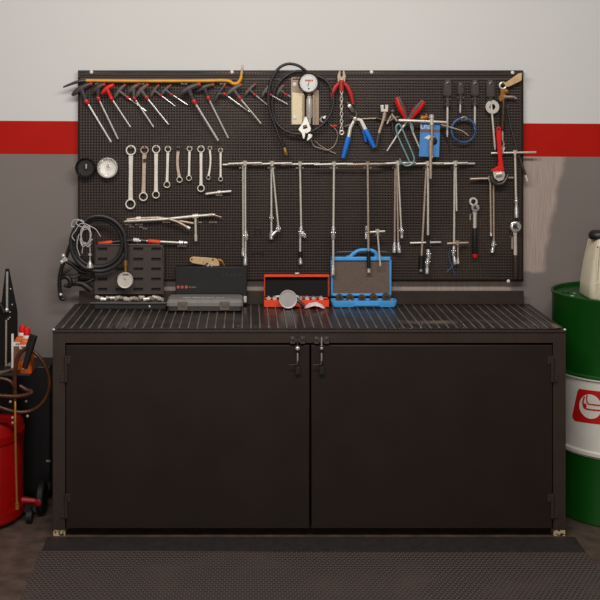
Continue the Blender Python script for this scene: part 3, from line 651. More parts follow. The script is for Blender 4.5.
part('pivot', MB().lathe(b(408, 120, 42), FWD, [(0, .011), (.008, .011), (.01, .007)], 16), dsteel, pl)
# rail-like bar under the red pliers
T_ = thing('socket_wrench', 'T-handle wrench hung in front of the blue blister card, with a jointed hub', 'socket wrench', b(431.5, 121.5, 54), 'T-handle socket wrenches on the board')
part('cross_bar', MB().tube(bp([(398.5, 120.3), (400, 120.4), (431, 121.5), (446.5, 122.3), (447.5, 122.3)], 58), [.006, .0078, .0068, .0062, .005], 10), satin, T_)
part('hub', MB().cyl(b(431.6, 114.5, 58), b(431.6, 125, 58), .0115, .0095, 14).ring(b(431.4, 117.5, 58), (0, 0, 1), .0118, .0028, 18, 6), satin, T_)
part('shaft', MB().tube(bp([(431.8, 124), (432, 158)], 58), .006, 10), wornsteel, T_)
part('socket', MB().cyl(b(430.8, 140, 58), b(430.6, 155.5, 58), .011, .0095, 12).cyl(b(430.6, 155, 58), b(430.6, 178.5, 58), .0072, n=10), wornsteel, T_)
solo('brass_fitting', MB().tube(bp([(420.5, 118.5), (424, 117.6), (427.6, 116.8)], 44), [.010, .012, .009], 12).cyl(b(422, 119.2, 44), b(422, 114.8, 44), .006).cyl(b(425.8, 118.6, 44), b(426.2, 113.6, 44), .0062), oldbrass, 'small brass fitting behind the hub of the wrench on the blister card', 'fitting')
# blue blister card
cd = thing('blister_card', 'blue blister pack card with white lettering hung on the board', 'blister card', b(430, 122, 42))
part('header', MB().plate([(420.6, 121.8), (440, 121.8), (440, 129.4), (420.6, 129.4)], 42, 43.5), bluecard, cd)
part('backing_card', MB().plate([(420.2, 129.4), (440, 129.4), (439, 157), (418.8, 156.4)], 41.5, 43), bluecard, cd)
part('brown_band', MB().plate([(420.4, 129.4), (440, 129.4), (440, 132.2), (420.3, 132.2)], 43, 44), labelb, cd)
part('black_insert', MB().lathe(b(433, 141, 43), FWD, [(0, 4.2 * U), (.004, 4.0 * U), (.006, 3 * U), (.0065, 0)], 20), blackp, cd)
part('white_print', MB().plate([(424, 138), (428.5, 135.2), (434, 136), (434.6, 139), (429, 139.4)], 43, 43.6), white, cd)
def text(s, size, loc, m, parent, name='lettering', rot=(math.pi / 2, 0, 0), ext=.0003, align='CENTER'):
    c = bpy.data.curves.new(name, 'FONT'); c.body = s; c.size = size; c.extrude = ext; c.align_x = align; c.align_y = 'CENTER'
    tmp = bpy.data.objects.new(name, c); COL.objects.link(tmp)
    dg = bpy.context.evaluated_depsgraph_get(); dg.update()
    me = bpy.data.meshes.new_from_object(tmp.evaluated_get(dg)); bpy.data.objects.remove(tmp)
    o = bpy.data.objects.new(name, me); COL.objects.link(o); me.materials.clear(); me.materials.append(m)
    o.rotation_euler = rot; o.parent = parent; o.location = Vector(loc) - wloc(parent)
    return o
text('Lna', .038, b(425.6, 126.2, 44.2), white, cd)
# silver lever clamp with dark adjuster
lc = thing('lever_tool', 'silver headed lever tool with a dark adjuster beside the blue pliers', 'lever tool', b(385, 110, 26))
part('head', MB().plate([(380.4, 105), (388.4, 104.6), (388.2, 112), (380.8, 112)], 24, 40), satin, lc, .003)
part('lever', MB().tube(catmull(bp([(385, 111), (383.6, 119), (379.6, 131), (376.6, 144)], 30), 4), [.009, .0085, .006, .007, .0065], 10, flat=.7), wornsteel, lc)
part('grip_end', MB().tube(bp([(379, 133), (377.6, 140), (376.2, 147.5)], 30), [.0078, .009, .007], 12), gripgrey, lc)
part('slot', MB().plate([(383.6, 104.6), (385.4, 104.6), (385.4, 109), (383.6, 109)], 39.5, 41), dsteel, lc)
da = thing('cable_puller', 'dark steel puller clamp hanging between lever tool and red pliers', 'clamp', b(393, 116, 30))
part('body', MB().sphere(b(392.8, 111.6, 26), .014, (1, .8, 1.1)).tube(bp([(390, 121), (394, 118), (399, 117)], 28), [.010, .011, .008], 12), dsteel, da)
part('arm', MB().tube(bp([(376, 118), (384, 120), (392, 122)], 20), .006, 10).tube(bp([(392, 121), (393, 132), (396, 136)], 20), .005, 10), dsteel, da)
part('screw', MB().cyl(b(387, 124, 26), b(391, 116, 26), .005).cyl(b(391.5, 114, 34), b(397, 121, 34), .006), wornsteel, da)
# teal bent hooks
solo('teal_hook', MB().tube(catmull(bp([(399.5, 158.5), (402, 163), (406, 165.6), (411, 164.6), (414.2, 160), (412.4, 153), (406, 138), (401.6, 127.5), (399, 124), (396.4, 126), (396.4, 131), (400, 141), (406.5, 155), (409.6, 162)], 64), 5), .0038, 8), teal, 'pale teal bent wire hook shaped like a narrow loop hanging below red pliers', 'hook')
solo('teal_clip', MB().tube(catmull(bp([(409.8, 123), (411.6, 124.6), (413, 128.6), (412.6, 131)], 52), 5), .004, 8), teal, 'short teal wire clip by the jaws of the red pliers', 'clip')
hook(408, 123.6, 2, 1.4, 62)
solo('black_cable', MB().tube(catmull(bp([(437, 126), (443, 132), (448, 142), (450, 151)], 12)), .0032, 8), rubber, 'thin black cable hanging beside the blue blister card', 'cable')
# chain pliers with red handles
cp = thing('chain_pliers', 'red handled locking pliers hung head up with a chain dangling down', 'pliers', b(341.5, 82, 30))
part('jaws', MB().plate([(337.6, 82), (337.2, 76), (339.4, 70.5), (340.4, 69.8), (340.8, 76), (341.6, 77.4), (342.6, 76), (343, 69.6), (344.4, 70.4), (346, 76), (345, 82)], 24, 38).cyl(b(341.6, 79.4, 22), b(341.6, 79.4, 42), .009), wornsteel, cp, .002)
for s in (-1, 1):
    part('handle', MB().tube(catmull(bp([(341.6 + 2.4 * s, 83), (341.6 + 6 * s, 87), (341.6 + 9 * s, 93.5), (341.6 + (11.6 if s > 0 else 8.6) * s, 104 if s > 0 else 100)], 30), 5), [.008, .010, .011, .0105, .007], 12, flat=.7), redgrip, cp)
part('center_strap', MB().tube(bp([(341.6, 80), (341.4, 91)], 40), .011, 12, flat=.5), redgrip, cp)
ch = MB()
for k in range(11):
    y = 91.5 + k * 3.75
    pts = [b(341.5 + 1.25 * math.cos(a) * (1 if k % 2 == 0 else .35), y + 2.3 * math.sin(a), 42 + (0 if k % 2 == 0 else 5.5 * math.cos(a))) for a in [2 * math.pi * i / 12 for i in range(12)]]
    ch.tube(pts, .0024, 6, True)
ch.ring(b(341.7, 132.6, 42), FWD, .009, .003)
part('chain', ch, satin, cp)
hook(341.6, 83.6, 2, 1, 36)
# adjuster piece by chain
pv = thing('swivel_link', 'small dark swivel link with a pale pin beside the red pliers chain', 'link', b(350, 105, 14))
part('body', MB().plate([(346, 101), (352, 104), (355, 111), (352.5, 113.5), (348, 108)], 6, 16), dsteel, pv, .002)
part('pin', MB().lathe(b(349.5, 106, 16), FWD, [(0, .010), (.006, .009), (.008, 0)], 14), steel, pv)
# blue pliers, opened
bl = thing('pliers', 'opened pliers with two blue dipped handles pointing downward', 'pliers', b(355, 119, 30))
for s in (0, 1):
    H = [(350.4, 127.6), (348.4, 138), (343, 158)] if s == 0 else [(360.6, 119.8), (366, 130.6), (374.4, 147.6)]
    Pn = bp(H, 30)
    part('handle', MB().tube([Pn[0].lerp(Pn[1], .85), Pn[1], Pn[1].lerp(Pn[2], .5), Pn[2]], [.009, .0125, .0125, .0095], 12, flat=.6), bluep, bl, label='blue dipped handle')
    part('bare_shank', MB().tube([b(355, 119, 30), Pn[0], Pn[0].lerp(Pn[1], .95)], [.007, .0088, .0095], 12, flat=.6), white if s else steel, bl, label='pale bare steel')
part('jaws', MB().tube(bp([(355, 119), (352, 116), (349.6, 118)], 32), [.009, .007, .004], 10).tube(bp([(355, 119), (357, 114.5), (355.4, 111)], 32), [.009, .007, .004], 10).tube(bp([(352, 124), (346, 126), (341, 128)], 24), .0035, 8), dsteel, bl)
part('pivot', MB().lathe(b(355, 119, 36), FWD, [(0, .010), (.006, .010), (.008, .006)], 16), wornsteel, bl)
b2 = thing('pliers', 'smaller blue handled pliers tucked behind the opened blue ones', 'pliers', b(362, 126, 10))
part('handle', MB().tube(bp([(362.4, 130), (364.4, 134), (366, 141.8)], 12), [.007, .009, .007], 10), bluep, b2)
part('shank', MB().tube(bp([(356.5, 120.5), (359, 123.6), (362.6, 131)], 12), [.005, .007, .0075], 10), dsteel, b2)
solo('thin_rod', MB().cyl(b(362.5, 118.8, 16), b(378, 118.2, 16), .003, n=8), wornsteel, 'thin horizontal steel pin between the blue pliers and lever tool', 'pin')
hook(356, 122, 1, 1, 30)
# tyre inflator: bracket, gauge, hose
ti = thing('tyre_inflator', 'tyre inflator with round white dial, steel bracket and looping black hose', 'tyre inflator', b(305, 125, 6))
part('bracket', MB().plate([(291, 78.5), (292, 77.2), (303, 77.2), (303, 125), (291, 125)], 6, 9), mat('dull_tin', (168, 146, 122), .4, .3, .1, 12), ti, .001)
part('bracket_flange', MB().plate([(313, 90), (319, 90), (319, 125), (313, 125)], 6, 9).plate([(302.6, 95), (304.6, 95), (304.6, 125), (302.6, 125)], 6, 30).plate([(312.6, 95), (314.6, 95), (314.6, 125), (312.6, 125)], 6, 30), MATS['dull_tin'], ti, .001)
part('polished_plate', MB().plate([(292.2, 92.4), (304, 93.6), (304, 124), (292.2, 124)], 9.4, 10.8), mat('polished_tin', (214, 196, 160), .3, .4, .06, 6), ti)
part('slot_mark', MB().plate([(292.6, 78.6), (301.4, 78.6), (301.4, 79.8), (292.6, 79.8)], 9.2, 9.8), ink, ti)
for y in (84.6, 117.6): part('screw', MB().lathe(b(294.8, y, 10.8), FWD, [(0, .0105), (.003, .010), (.005, .005), (.005, 0)], 18), white, ti, label='pale round screw head')
part('valve_body', MB().lathe(b(309.3, 96, 32), (0, 0, -1), [(0, .009), (.006, .012), (.012, .010), (.014, .0155), (.10, .0155), (.108, .010), (.122, .0085), (.134, .007)], 20), steel, ti)
part('brass_nut', MB().cyl(b(309.2, 93.4, 32), b(309.2, 96.8, 32), .010, n=6), brass, ti)
gd = part('gauge_case', MB().lathe(b(308.4, 82.8, 22), FWD, [(0, .040), (.004, .049), (.026, .0505), (.030, .048), (.029, .0435), (.024, .0430)], 40), blackp, ti)
part('dial', MB().lathe(b(308.4, 82.8, 42), FWD, [(0, .0425), (.004, .0425), (.0041, 0)], 36), dialw, gd)
tk = MB()
for k in range(25):
    a = math.radians(225 - k * 11.25); c_ = b(308.4, 82.8, 46.4); dr_ = Vector((math.cos(a), 0, math.sin(a)))
    tk.box(c_ + dr_ * .037, (.007 if k % 3 == 0 else .004, .0006, .0014), Matrix.Rotation(-a, 3, 'Y'))
part('scale_ticks', tk, ink, gd)
part('needle', MB().plate([(307.4, 86.4), (308.4, 83), (309.2, 80.6), (309.0, 83.4), (308.0, 86.6)], 46.4, 47), ink, gd)
pm_ = MB()
for q_ in (305.2, 307.2, 309.2, 311.4): pm_.plate([(q_, 79.6), (q_ + 1.5, 79.6), (q_ + 1.5, 81.4), (q_, 81.4)], 46.3, 46.8)
part('red_print', pm_, redink, gd)
part('hub', MB().lathe(b(308.8, 88.6, 46.2), FWD, [(0, .004), (.002, .003)], 12), ink, gd)
hz = MB().tube(catmull(bp([(309, 74, 26), (304, 69.5, 30), (297, 65.2, 34), (287.5, 64.0, 36), (278.6, 68.5, 38), (271.4, 80, 40), (268.2, 95, 42), (269.2, 108, 44), (273.6, 122, 44), (279.6, 138, 44), (284.4, 148.4, 42)]), 6), .0072, 10)
hz.tube(catmull(bp([(303, 71, 22), (293, 72.2, 20), (281.5, 80, 18), (273.8, 93, 18), (272.2, 108, 20), (276.4, 122, 26), (285.4, 130.8, 36), (298, 134, 44), (311, 131.6, 46), (322.4, 124.6, 44), (330, 114.4, 40), (333.4, 102.4, 36), (331.8, 90, 30), (326, 80.6, 24), (317, 75.6, 18)]), 6), .0068, 10)
part('hose', hz, rubber, ti)
part('hose_fitting', MB().tube(bp([(284.2, 147.6, 42), (285, 150, 42), (286, 153, 42), (286.8, 155.4, 42)], 42), [.008, .010, .010, .007], 12), brass, ti, label='brass hose end fitting')
hook(297, 78, 1, .9, 16)
# adjustable wrench
aw = thing('adjustable_wrench', 'shiny adjustable wrench hung jaws down in front of the inflator bracket', 'wrench', b(305, 122, 50))
part('body', MB().plate([(304.4, 117), (306.6, 116.6), (308.4, 121), (311.2, 128.6), (310.6, 131), (307, 133.6), (305.4, 133), (304.8, 138.6), (303.0, 138.8), (301.6, 133.2), (298, 129.6), (302.6, 122.4)], 50, 60), steel, aw, .002)
part('moving_jaw', MB().plate([(308.6, 133.6), (312.8, 134.8), (311.4, 138), (307.6, 141), (306.6, 140.4)], 50, 60), steel, aw, .002)
part('adjuster', MB().cyl(b(303, 127.4, 58), b(307, 126.4, 58), .009, n=12), dsteel, aw)
solo('jubilee_clip', MB().annulus(b(322.8, 119.6, 24), (.3, -1, .2), .010, .015, .012, 20).box(b(324.4, 117.2, 24), (.006, .012, .016), Matrix.Rotation(.5, 3, 'Y')), chrome, 'small shiny hose clip inside the inflator hose loop', 'clip')
wp = thing('wire_probe', 'thin bent wire with a red tip below the inflator hose', 'wire', b(330, 130, 20))
part('wire', MB().tube(catmull(bp([(311, 139.6), (314, 146), (320, 148), (327, 150), (334, 146), (337.6, 137), (336.6, 131), (333.6, 127.4), (330, 124.4)], 20)), .0021, 6).tube(catmull(bp([(315, 141), (321, 146), (329, 150.5), (335.6, 153.6)], 14)), .0021, 6), wornsteel, wp)
part('red_tip', MB().tube(bp([(332.4, 126.8), (334, 126), (336.6, 126)], 22), [.004, .006, .005], 10), redp, wp)
# pipe wrench
pw = thing('pipe_wrench', 'red pipe wrench hanging jaws down over a T-handle bar', 'pipe wrench', b(499, 128, 44))
part('handle', MB().plate([(496.4, 128), (497.2, 126.4), (499.6, 126), (501, 127.4), (501.4, 140), (502, 152), (502.6, 160), (504, 168), (497.6, 168), (498.4, 160), (497.4, 150), (496.4, 138)], 46, 60).plate([(491, 170), (497, 166.4), (504, 167), (504, 171.4), (491, 171.4)], 44, 62), redp, pw, .003)
part('hang_hole', MB().lathe(b(498.6, 129, 60), FWD, [(0, .006), (.0006, .006)], 14), ink, pw)
part('jaw', MB().plate([(492.6, 170.6), (504, 170.6), (505.2, 175), (503.4, 180), (498.6, 181.6), (494, 178)], 46, 58), steel, pw, .002)
part('hook_jaw', MB().tube(catmull(bp([(491.4, 176), (492.6, 181), (497, 184), (502.6, 183.2), (506.4, 178.6), (508, 174.6)], 40), 4), [.010, .012, .011, .008, .005], 10), dsteel, pw)
part('adjuster_nut', MB().cyl(b(495.6, 174.5, 62), b(501.6, 173.5, 62), .012, n=16), satin, pw)
hook(498.6, 127.6, 1, .7, 62)
# brass locking clamp
vg = thing('locking_clamp', 'old brass coloured locking clamp pointing off the top board corner', 'clamp', b(503, 90, 20))
part('jaw', MB().plate([(505.4, 87), (504.6, 83.4), (518.6, 73.4), (522, 72.6), (521.8, 80.6), (513.6, 84.6), (509, 86.8)], 18, 36), tan, vg, .003)
part('hook_tip', MB().plate([(518.8, 73.6), (523.4, 71.4), (524, 73.6), (521.6, 75)], 20, 34), dsteel, vg)
part('eye_ring', MB().ring(b(502.8, 85.6, 28), FWD, 3.1 * U, .0048), satin, vg)
part('pivot_body', MB().plate([(500.6, 89), (504.4, 88.4), (506, 96), (504.6, 101), (499.8, 101.4), (498.2, 98), (500.6, 94)], 18, 32).sphere(b(506.2, 91.4, 28), .0125), oldbrass, vg, .002)
part('release_lever', MB().tube(catmull(bp([(503.4, 96.4), (508, 96.8), (513, 96.8), (516.6, 98.6)], 30), 4), [.008, .006, .004], 10), wornsteel, vg)
part('barrel', MB().tube(bp([(503.2, 99), (503.6, 104), (502.6, 126), (502.4, 131)], 28), [.008, .0125, .0115, .009], 14), mat('oily_steel', (78, 60, 50), .35, .6, .25, 40), vg)
part('spring_end', MB().cyl(b(502.4, 130, 28), b(502.6, 140, 28), .006).tube(bp([(502.4, 139.6), (504, 144), (501.6, 150)], 28), .005, 8), wornsteel, vg)
hook(502.8, 83.4, 1, .8, 40)
solo('tension_spring', MB().tube(catmull(bp([(504.6, 147), (503.6, 150), (502.6, 153)], 30)), .0045, 8), steel, 'small pale steel peg beside the red pipe wrench handle', 'peg')
# long dark bar crossing the corner
lb = thing('lever_bar', 'long dark tapered bar leaning across the board corner down to the red stripe', 'lever bar', b(515, 140, 12))
part('bar', MB().tube(bp([(506, 104), (510.6, 126), (517, 150), (525.4, 175)], 8), [.0042, .0048, .0055, .0068], 10), dsteel, lb)
part('tip', MB().tube(bp([(525.4, 175), (527.4, 181)], 8), [.0068, .0072], 10), satin, lb)
hook(506.2, 106, 1, .7, 18)
# ratchets
def ratchet(label, x, y, hr, pts, grip, gm, cap=None, off=26):
    r = thing('ratchet', label, 'ratchet', b(x, y, off), 'ratchets hung on the board')
    part('head', MB().lathe(b(x, y, off - 8), FWD, [(0, hr * U * .9), (.003, hr * U), (.020, hr * U), (.023, hr * U * .85), (.023, hr * U * .55), (.019, hr * U * .5), (.019, 0)], 28), chrome, r)
    part('selector', MB().lathe(b(x, y, off + 10), FWD, [(0, hr * U * .45), (.008, hr * U * .4), (.0085, 0)], 16).box(b(x + hr * .35, y + hr * .25, off + 17), (.014, .006, .006), Matrix.Rotation(.6, 3, 'Y')), dsteel, r)
    part('neck', MB().tube(bp(pts, off), [.012, .0085, .009, .008], 12, flat=.8), satin, r)
    part('grip', MB().tube(bp(grip, off), [.0095, .0125, .012, .0125, .009], 14), gm, r)
    if cap: part('end_cap', MB().tube(bp(cap, off), [.0125, .0125, .008], 14), redp, r, label='red end cap')
ratchet('ratchet with a black handle and a red end, hung on its own hook', 474.6, 207.4, 4.0, [(474.8, 210.5), (474.8, 216), (474.8, 226), (474.8, 230)], [(474.8, 228), (474.8, 231), (474.8, 240), (474.9, 252), (475, 255)], blackp, [(475, 254), (475, 256), (475, 258)])
ratchet('ratchet with a dark knurled grip hanging at the bottom board corner', 514.8, 226.4, 5.4, [(515, 231), (515.2, 236), (515.4, 252), (515.4, 257)], [(515.4, 255), (515.5, 259), (515.6, 266), (515.6, 275), (515.6, 279)], mat('knurled_grip', (64, 52, 44), .5, .3, .4, 160, .6), None, 24)
solo('socket_ring', MB().annulus(b(473.2, 201.6, 20), FWD, 2.4 * U, 4.2 * U, .014, 24), satin, 'steel ring tucked behind the head of the black handled ratchet', 'ring', bevel=.001)
hook(473.6, 213.8, 2, 1.3, 30); hook(513, 236, 2, 1.1, 30)
part('hook', MB().cyl(b(470.2, 214.6, 6), b(470.2, 220, 6), .0035).cyl(b(512.2, 237, 6), b(512.2, 249, 6), .0045), wornsteel, peg)
# ================================================================== black hose set hung at the board's outer end
hs = thing('air_hose', 'coiled black air hose with a round gauge hung at the outer end of the board', 'air hose', b(98, 216, 40))
h = MB()
loop = lambda cx, cy, rx, ry, off, a0, a1, n=30, wob=0: [b(cx + rx * math.cos(math.radians(a0 + (a1 - a0) * i / n)), cy + ry * math.sin(math.radians(a0 + (a1 - a0) * i / n)), off + wob * math.sin(i * .5)) for i in range(n + 1)]
h.tube(loop(98.6, 243.6, 27.6, 27.6, 82, 20, 345, 40), .0108, 12)
h.tube(loop(98.0, 243.0, 24.4, 23.8, 62, -180, 185, 40), .0102, 12)
h.tube(catmull(bp([(124.6, 236, 84), (126, 248, 84), (125.6, 262, 84)], 84), 5), .0108, 12)
h.tube(catmull(bp([(88, 218.4, 94), (79, 228, 92), (71, 243, 76), (66.4, 256, 58), (64.4, 259, 56)]), 5), .0092, 12)
part('hose', h, rubber, hs)
part('gauge_fitting', MB().cyl(b(125.6, 260, 84), b(125.6, 265.6, 84), .011).cyl(b(125.6, 265, 84), b(125.6, 272.4, 84), .0075), brass, hs, label='steel and brass gauge fitting')
g = part('gauge', MB().lathe(b(125.6, 279.6, 72), FWD, [(0, .030), (.003, .037), (.022, .0385), (.025, .036), (.0245, .033), (.021, .0325), (.0208, 0)], 32), satin, hs)
part('dial_mark', MB().plate([(122.6, 274.4), (128.6, 274.4), (128.4, 275.4), (122.8, 275.4)], 93, 94).plate([(125.4, 280.4), (122.4, 277), (125.9, 279.8)], 93, 94), ink, g)
hook(98.6, 217.6, 2, 1.2, 92)
gun = part('inflator_gun', MB().tube(catmull(bp([(63.6, 262, 56), (60.6, 272, 54), (59.4, 284, 52), (60.4, 294, 52)]), 5), [.010, .0098, .0104, .010], 12)
           .tube(catmull(bp([(60, 294, 52), (61.4, 298.6, 52), (65, 299.4, 52)]), 5), [.011, .010, .008], 12), blackp, hs)
part('gun_coupling', MB().cyl(b(61.4, 263, 58), b(66.2, 257, 58), .0098).sphere(b(63.4, 255.8, 60), .011).sphere(b(61.8, 261.8, 60), .010).cyl(b(63, 261.4, 58), b(67.6, 260, 58), .007), steel, hs, label='bright steel coupling')
part('gun_end_ring', MB().sphere(b(60.8, 294.6, 62), .0085), steel, hs)
part('trigger', MB().tube(catmull(bp([(60, 276, 60), (64, 273, 62), (69, 270, 62), (71.4, 268.2, 62)]), 5), [.006, .008, .005, .002], 10)
     .tube(catmull(bp([(61, 278, 60), (67, 277, 62), (70.6, 282, 62), (69, 286, 60), (64, 285, 58)]), 5), [.008, .012, .012, .008], 12)
     .tube(catmull(bp([(66, 261, 56), (73, 265, 52), (80, 271, 50), (86, 272.6, 50)]), 5), .0095, 12).tube(catmull(bp([(70, 277, 58), (76, 276.6, 50), (83, 273, 40)]), 4), .0035, 8), blackp, hs)
part('blow_nozzle', MB().tube(catmull(bp([(72.4, 285.6, 58), (76, 283.6, 58), (82, 284.2, 58), (87, 287.4, 58), (91, 290.4, 58)]), 5), [.004, .011, .013, .014, .012], 12, flat=.6).tube(bp([(82, 284, 58), (88, 281.6, 56), (94, 279, 52)], 50), .004, 8), blackp, hs)
# white wire tangle
wt = thing('wire_tangle', 'tangle of thin white wire with a small funnel hooked over the black hose', 'wire tangle', b(86, 222, 100))
w_ = MB()
for k in range(5):
    pts = []
    cx, cy = 86 + random.uniform(-1, 1), 236 + random.uniform(-2, 2)
    for i in range(14):
        a = 2 * math.pi * i / 14 + k
        pts.append(b(cx + (5.2 + random.uniform(-1.2, 1.2)) * math.cos(a), cy + (9.5 + random.uniform(-2, 2)) * math.sin(a), 104 + 5 * math.sin(a * 2 + k)))
    w_.tube(catmull(pts, 4, True), .0019, 6, True)
for pl_ in ([(84, 223), (78, 219.4), (73, 221), (71.6, 226), (74.6, 227)], [(86, 224), (80, 224), (76, 230), (72, 236), (74.6, 240.6)], [(84, 222), (81, 220), (76, 222), (79, 226), (86, 228)],
            [(86, 224), (91, 226.6), (96, 229.6), (100.6, 236.6)], [(80, 240), (82.6, 246), (82, 253.6)], [(79, 234), (77, 246), (80, 256)], [(88, 244), (91, 240), (93, 240)]):
    w_.tube(catmull(bp(pl_, 104), 5), .0019, 6)
part('wire', w_, mat('white_wire', (206, 200, 196), .5, .1, .06), wt)
part('funnel', MB().lathe(b(90, 247, 104), (0, 0, -1), [(0, .004), (.03, .004), (.032, .009), (.040, .010), (.042, .003), (.062, .0035), (.075, .009), (.094, .018), (.098, .018), (.098, .004)], 18), mat('funnel_steel', (198, 190, 182), .35, .6), wt)
# ================================================================== cases on the bench
def bx(px0, px1, Y): return at(px0, 300, Y).x, at(px1, 300, Y).x
def zat(py, Y): return at(0, py, Y).z
def tray(root, x0, x1, y0, y1, z0, z1, t, m, name='tray', bevel=.003):
    mb = MB().span((x0, y0, z0), (x1, y1, z0 + t)).span((x0, y0, z0 + t), (x1, y0 + t, z1)).span((x0, y1 - t, z0 + t), (x1, y1, z1))
    mb.span((x0, y0 + t, z0 + t), (x0 + t, y1 - t, z1)).span((x1 - t, y0 + t, z0 + t), (x1, y1 - t, z1))
    return part(name, mb, m, root, bevel)
# charcoal case, open, with slotted lid
x0, x1 = bx(93.6, 166.6, .43)
c1 = thing('tool_case', 'open charcoal plastic tool case with a slotted upright lid at bench end', 'tool case', ((x0 + x1) / 2, .48, ZM))
tray(c1, x0 + .004, x1 - .002, .425, .568, ZM, ZM + .030, .004, mat('tray_black', (38, 32, 30), .5, 0, .12, 60), 'tray')
rim = MB().loft([rrect((x0 + x1) / 2, .4965, (x1 - x0) / 2 + .004, .073, .012, ZM + .030), rrect((x0 + x1) / 2, .4965, (x1 - x0) / 2 + .004, .073, .012, ZM + .0325)])
part('insert', MB().span((x0 + .009, .43, ZM + .005), (x1 - .007, .563, ZM + .031)), casedark, c1)
part('latch', MB().lathe(at(149.6, 306.4, .425), FWD, [(0, .005), (.003, .005), (.004, .002)], 12), chrome, c1)
part('lip', MB().tube(catmull([Vector((x0 - .002, .425, ZM + .031)), Vector((x0 - .002, .422, ZM + .031)), Vector(((x0 + x1) / 2, .419, ZM + .031)), Vector((x1, .422, ZM + .031))], 6), .004, 10), greyp, c1)
yl = .572
lx0, lx1 = bx(95.4, 163.6, yl); lz0, lz1 = zat(293, yl), zat(244.6, yl)
slots = []
rows = [248.6, 258.8, 268.6, 278.6, 288.8]
cols = [(98.4, 107.6), (116, 125), (133.6, 143.4), (151.6, 161)]
lid = MB()
# lid face with real recessed slots: strips between the slots plus a back sheet
xs = [lx0] + [v for c_ in cols for v in bx(c_[0], c_[1], yl)] + [lx1]
zs = sorted([lz0, lz1] + [zat(r_ - 1.5, yl) for r_ in rows] + [zat(r_ + 1.5, yl) for r_ in rows])
for i in range(len(xs) - 1):
    for j in range(len(zs) - 1):
        hole = (i % 2 == 1) and (j % 2 == 1)
        if i == 3 and zs[j] > zat(262, yl): hole = False
        if not hole: lid.span((xs[i], yl - .014, zs[j]), (xs[i + 1], yl - .004, zs[j + 1]))
part('lid', lid, casedark, c1)
part('lid_shade_back', MB().span((lx0, yl - .004, lz0), (lx1, yl, lz1)), ink, c1, label='black sheet painting in the shade of the lid slots')  # shade inside the slots is put into the colour: black back
part('lid_rim', MB().tube([Vector((lx0, yl - .012, lz0)), Vector((lx0, yl - .012, lz1 - .02)), Vector((lx0 + .02, yl - .012, lz1)), Vector((lx1 - .02, yl - .012, lz1)), Vector((lx1, yl - .012, lz1 - .02)), Vector((lx1, yl - .012, lz0))], .0055, 8, True), casedark, c1)
# loose bits in its tray
nb = 14
for k in range(nb):
    px = 98.6 + k * 4.75; yy = .455 + .05 * random.random()
    p = at(px, 300, yy); p.z = ZM + .0425
    a = random.uniform(-.9, .9); d = Vector((math.cos(a), math.sin(a), .12 * random.uniform(-1, 1))) * random.uniform(.010, .0155)
    R = random.uniform(.0082, .0115)
    solo('socket_bit', MB().tube([p - d, p - d * .1, p, p + d, p + d * .98, p + d * .6], [R, R, R * .8, R * .8, R * .5, R * .45], 10), [satin, steel, wornsteel][k % 3],
         ORD[k] + ' loose steel socket in the charcoal tray, counted from the air hose end', 'socket', 'loose sockets in the charcoal tray')
# upright black case
yk = .545
x0, x1 = bx(175.6, 247, yk)
kz1 = zat(266.6, yk)
c2_ = thing('flat_case', 'flat black metal case stood on edge behind the grey case', 'tool case', ((x0 + x1) / 2, .56, ZM))
part('body', MB().span((x0, yk, ZM), (x1, yk + .034, kz1)), mat('black_metal_case', (26, 22, 21), .45, 0, .15, 30), c2_, .003)
part('clasp', MB().span(at(243.6, 302.4, yk - .008), at(246.6, 296, yk + .001)), satin, c2_, .001)
dots = MB()
for px in (178.2, 182.2, 186.4): dots.lathe(at(px, 287, yk + .0005), FWD, [(0, .0075), (.0008, .0072)], 14)
part('red_marks', dots, mat('faded_red_print', (196, 84, 66), .6), c2_)
dd = MB()
for px in (190, 192.6, 195): dd.span(at(px - .9, 287.9, yk - .0006), at(px + .9, 286.4, yk + .0004))
part('grey_marks', dd, mat('grey_print', (120, 104, 96), .6), c2_)
ee = MB()
for px in (223, 227.4, 231.6, 235.6, 240): ee.span(at(px - 1, 276, yk - .0006), at(px + .6, 273.6, yk + .0004))
part('dark_marks', ee, mat('dark_print', (56, 48, 46), .6), c2_)
# tan tool lying on it
tt = thing('utility_cutter', 'tan handled cutter resting on top of the upright black case', 'cutter', at(205, 266.6, yk + .017))
zo = lambda px, py, q: at(px, py, yk + .017 - q)
tq = [(190.2, 257.6), (193, 256.6), (206, 257.4), (216.6, 258.4), (219, 262), (219.6, 266), (212, 266.2), (203, 265.2), (192, 263.2), (189.4, 260.6)]
part('handle', MB().prism([zo(x, y, -.010) for x, y in tq], [zo(x, y, .010) for x, y in tq]), tan, tt, .003)
part('hole', MB().lathe(zo(191.8, 259.4, .010), FWD, [(0, .0045), (.0008, .0045)], 12), ink, tt)
part('rivets', MB().lathe(zo(212.8, 259.6, .010), FWD, [(0, .005), (.0012, .005)], 12).span(zo(203, 264.6, .0115), zo(208.4, 262.6, .009)), dsteel, tt)
part('teeth', MB().cyl(zo(207.6, 266.4, .012), zo(209.6, 263.2, .012), .004).cyl(zo(211.6, 266.4, .012), zo(211.8, 263.4, .012), .004).cyl(zo(203.4, 264.6, .012), zo(206, 262.6, .012), .003), steel, tt)
part('blade', MB().tube(catmull([zo(218, 259.6, 0), zo(222, 261.4, 0), zo(224.4, 265.6, 0)], 5), [.006, .005, .003], 8, flat=.4), oldbrass, tt)
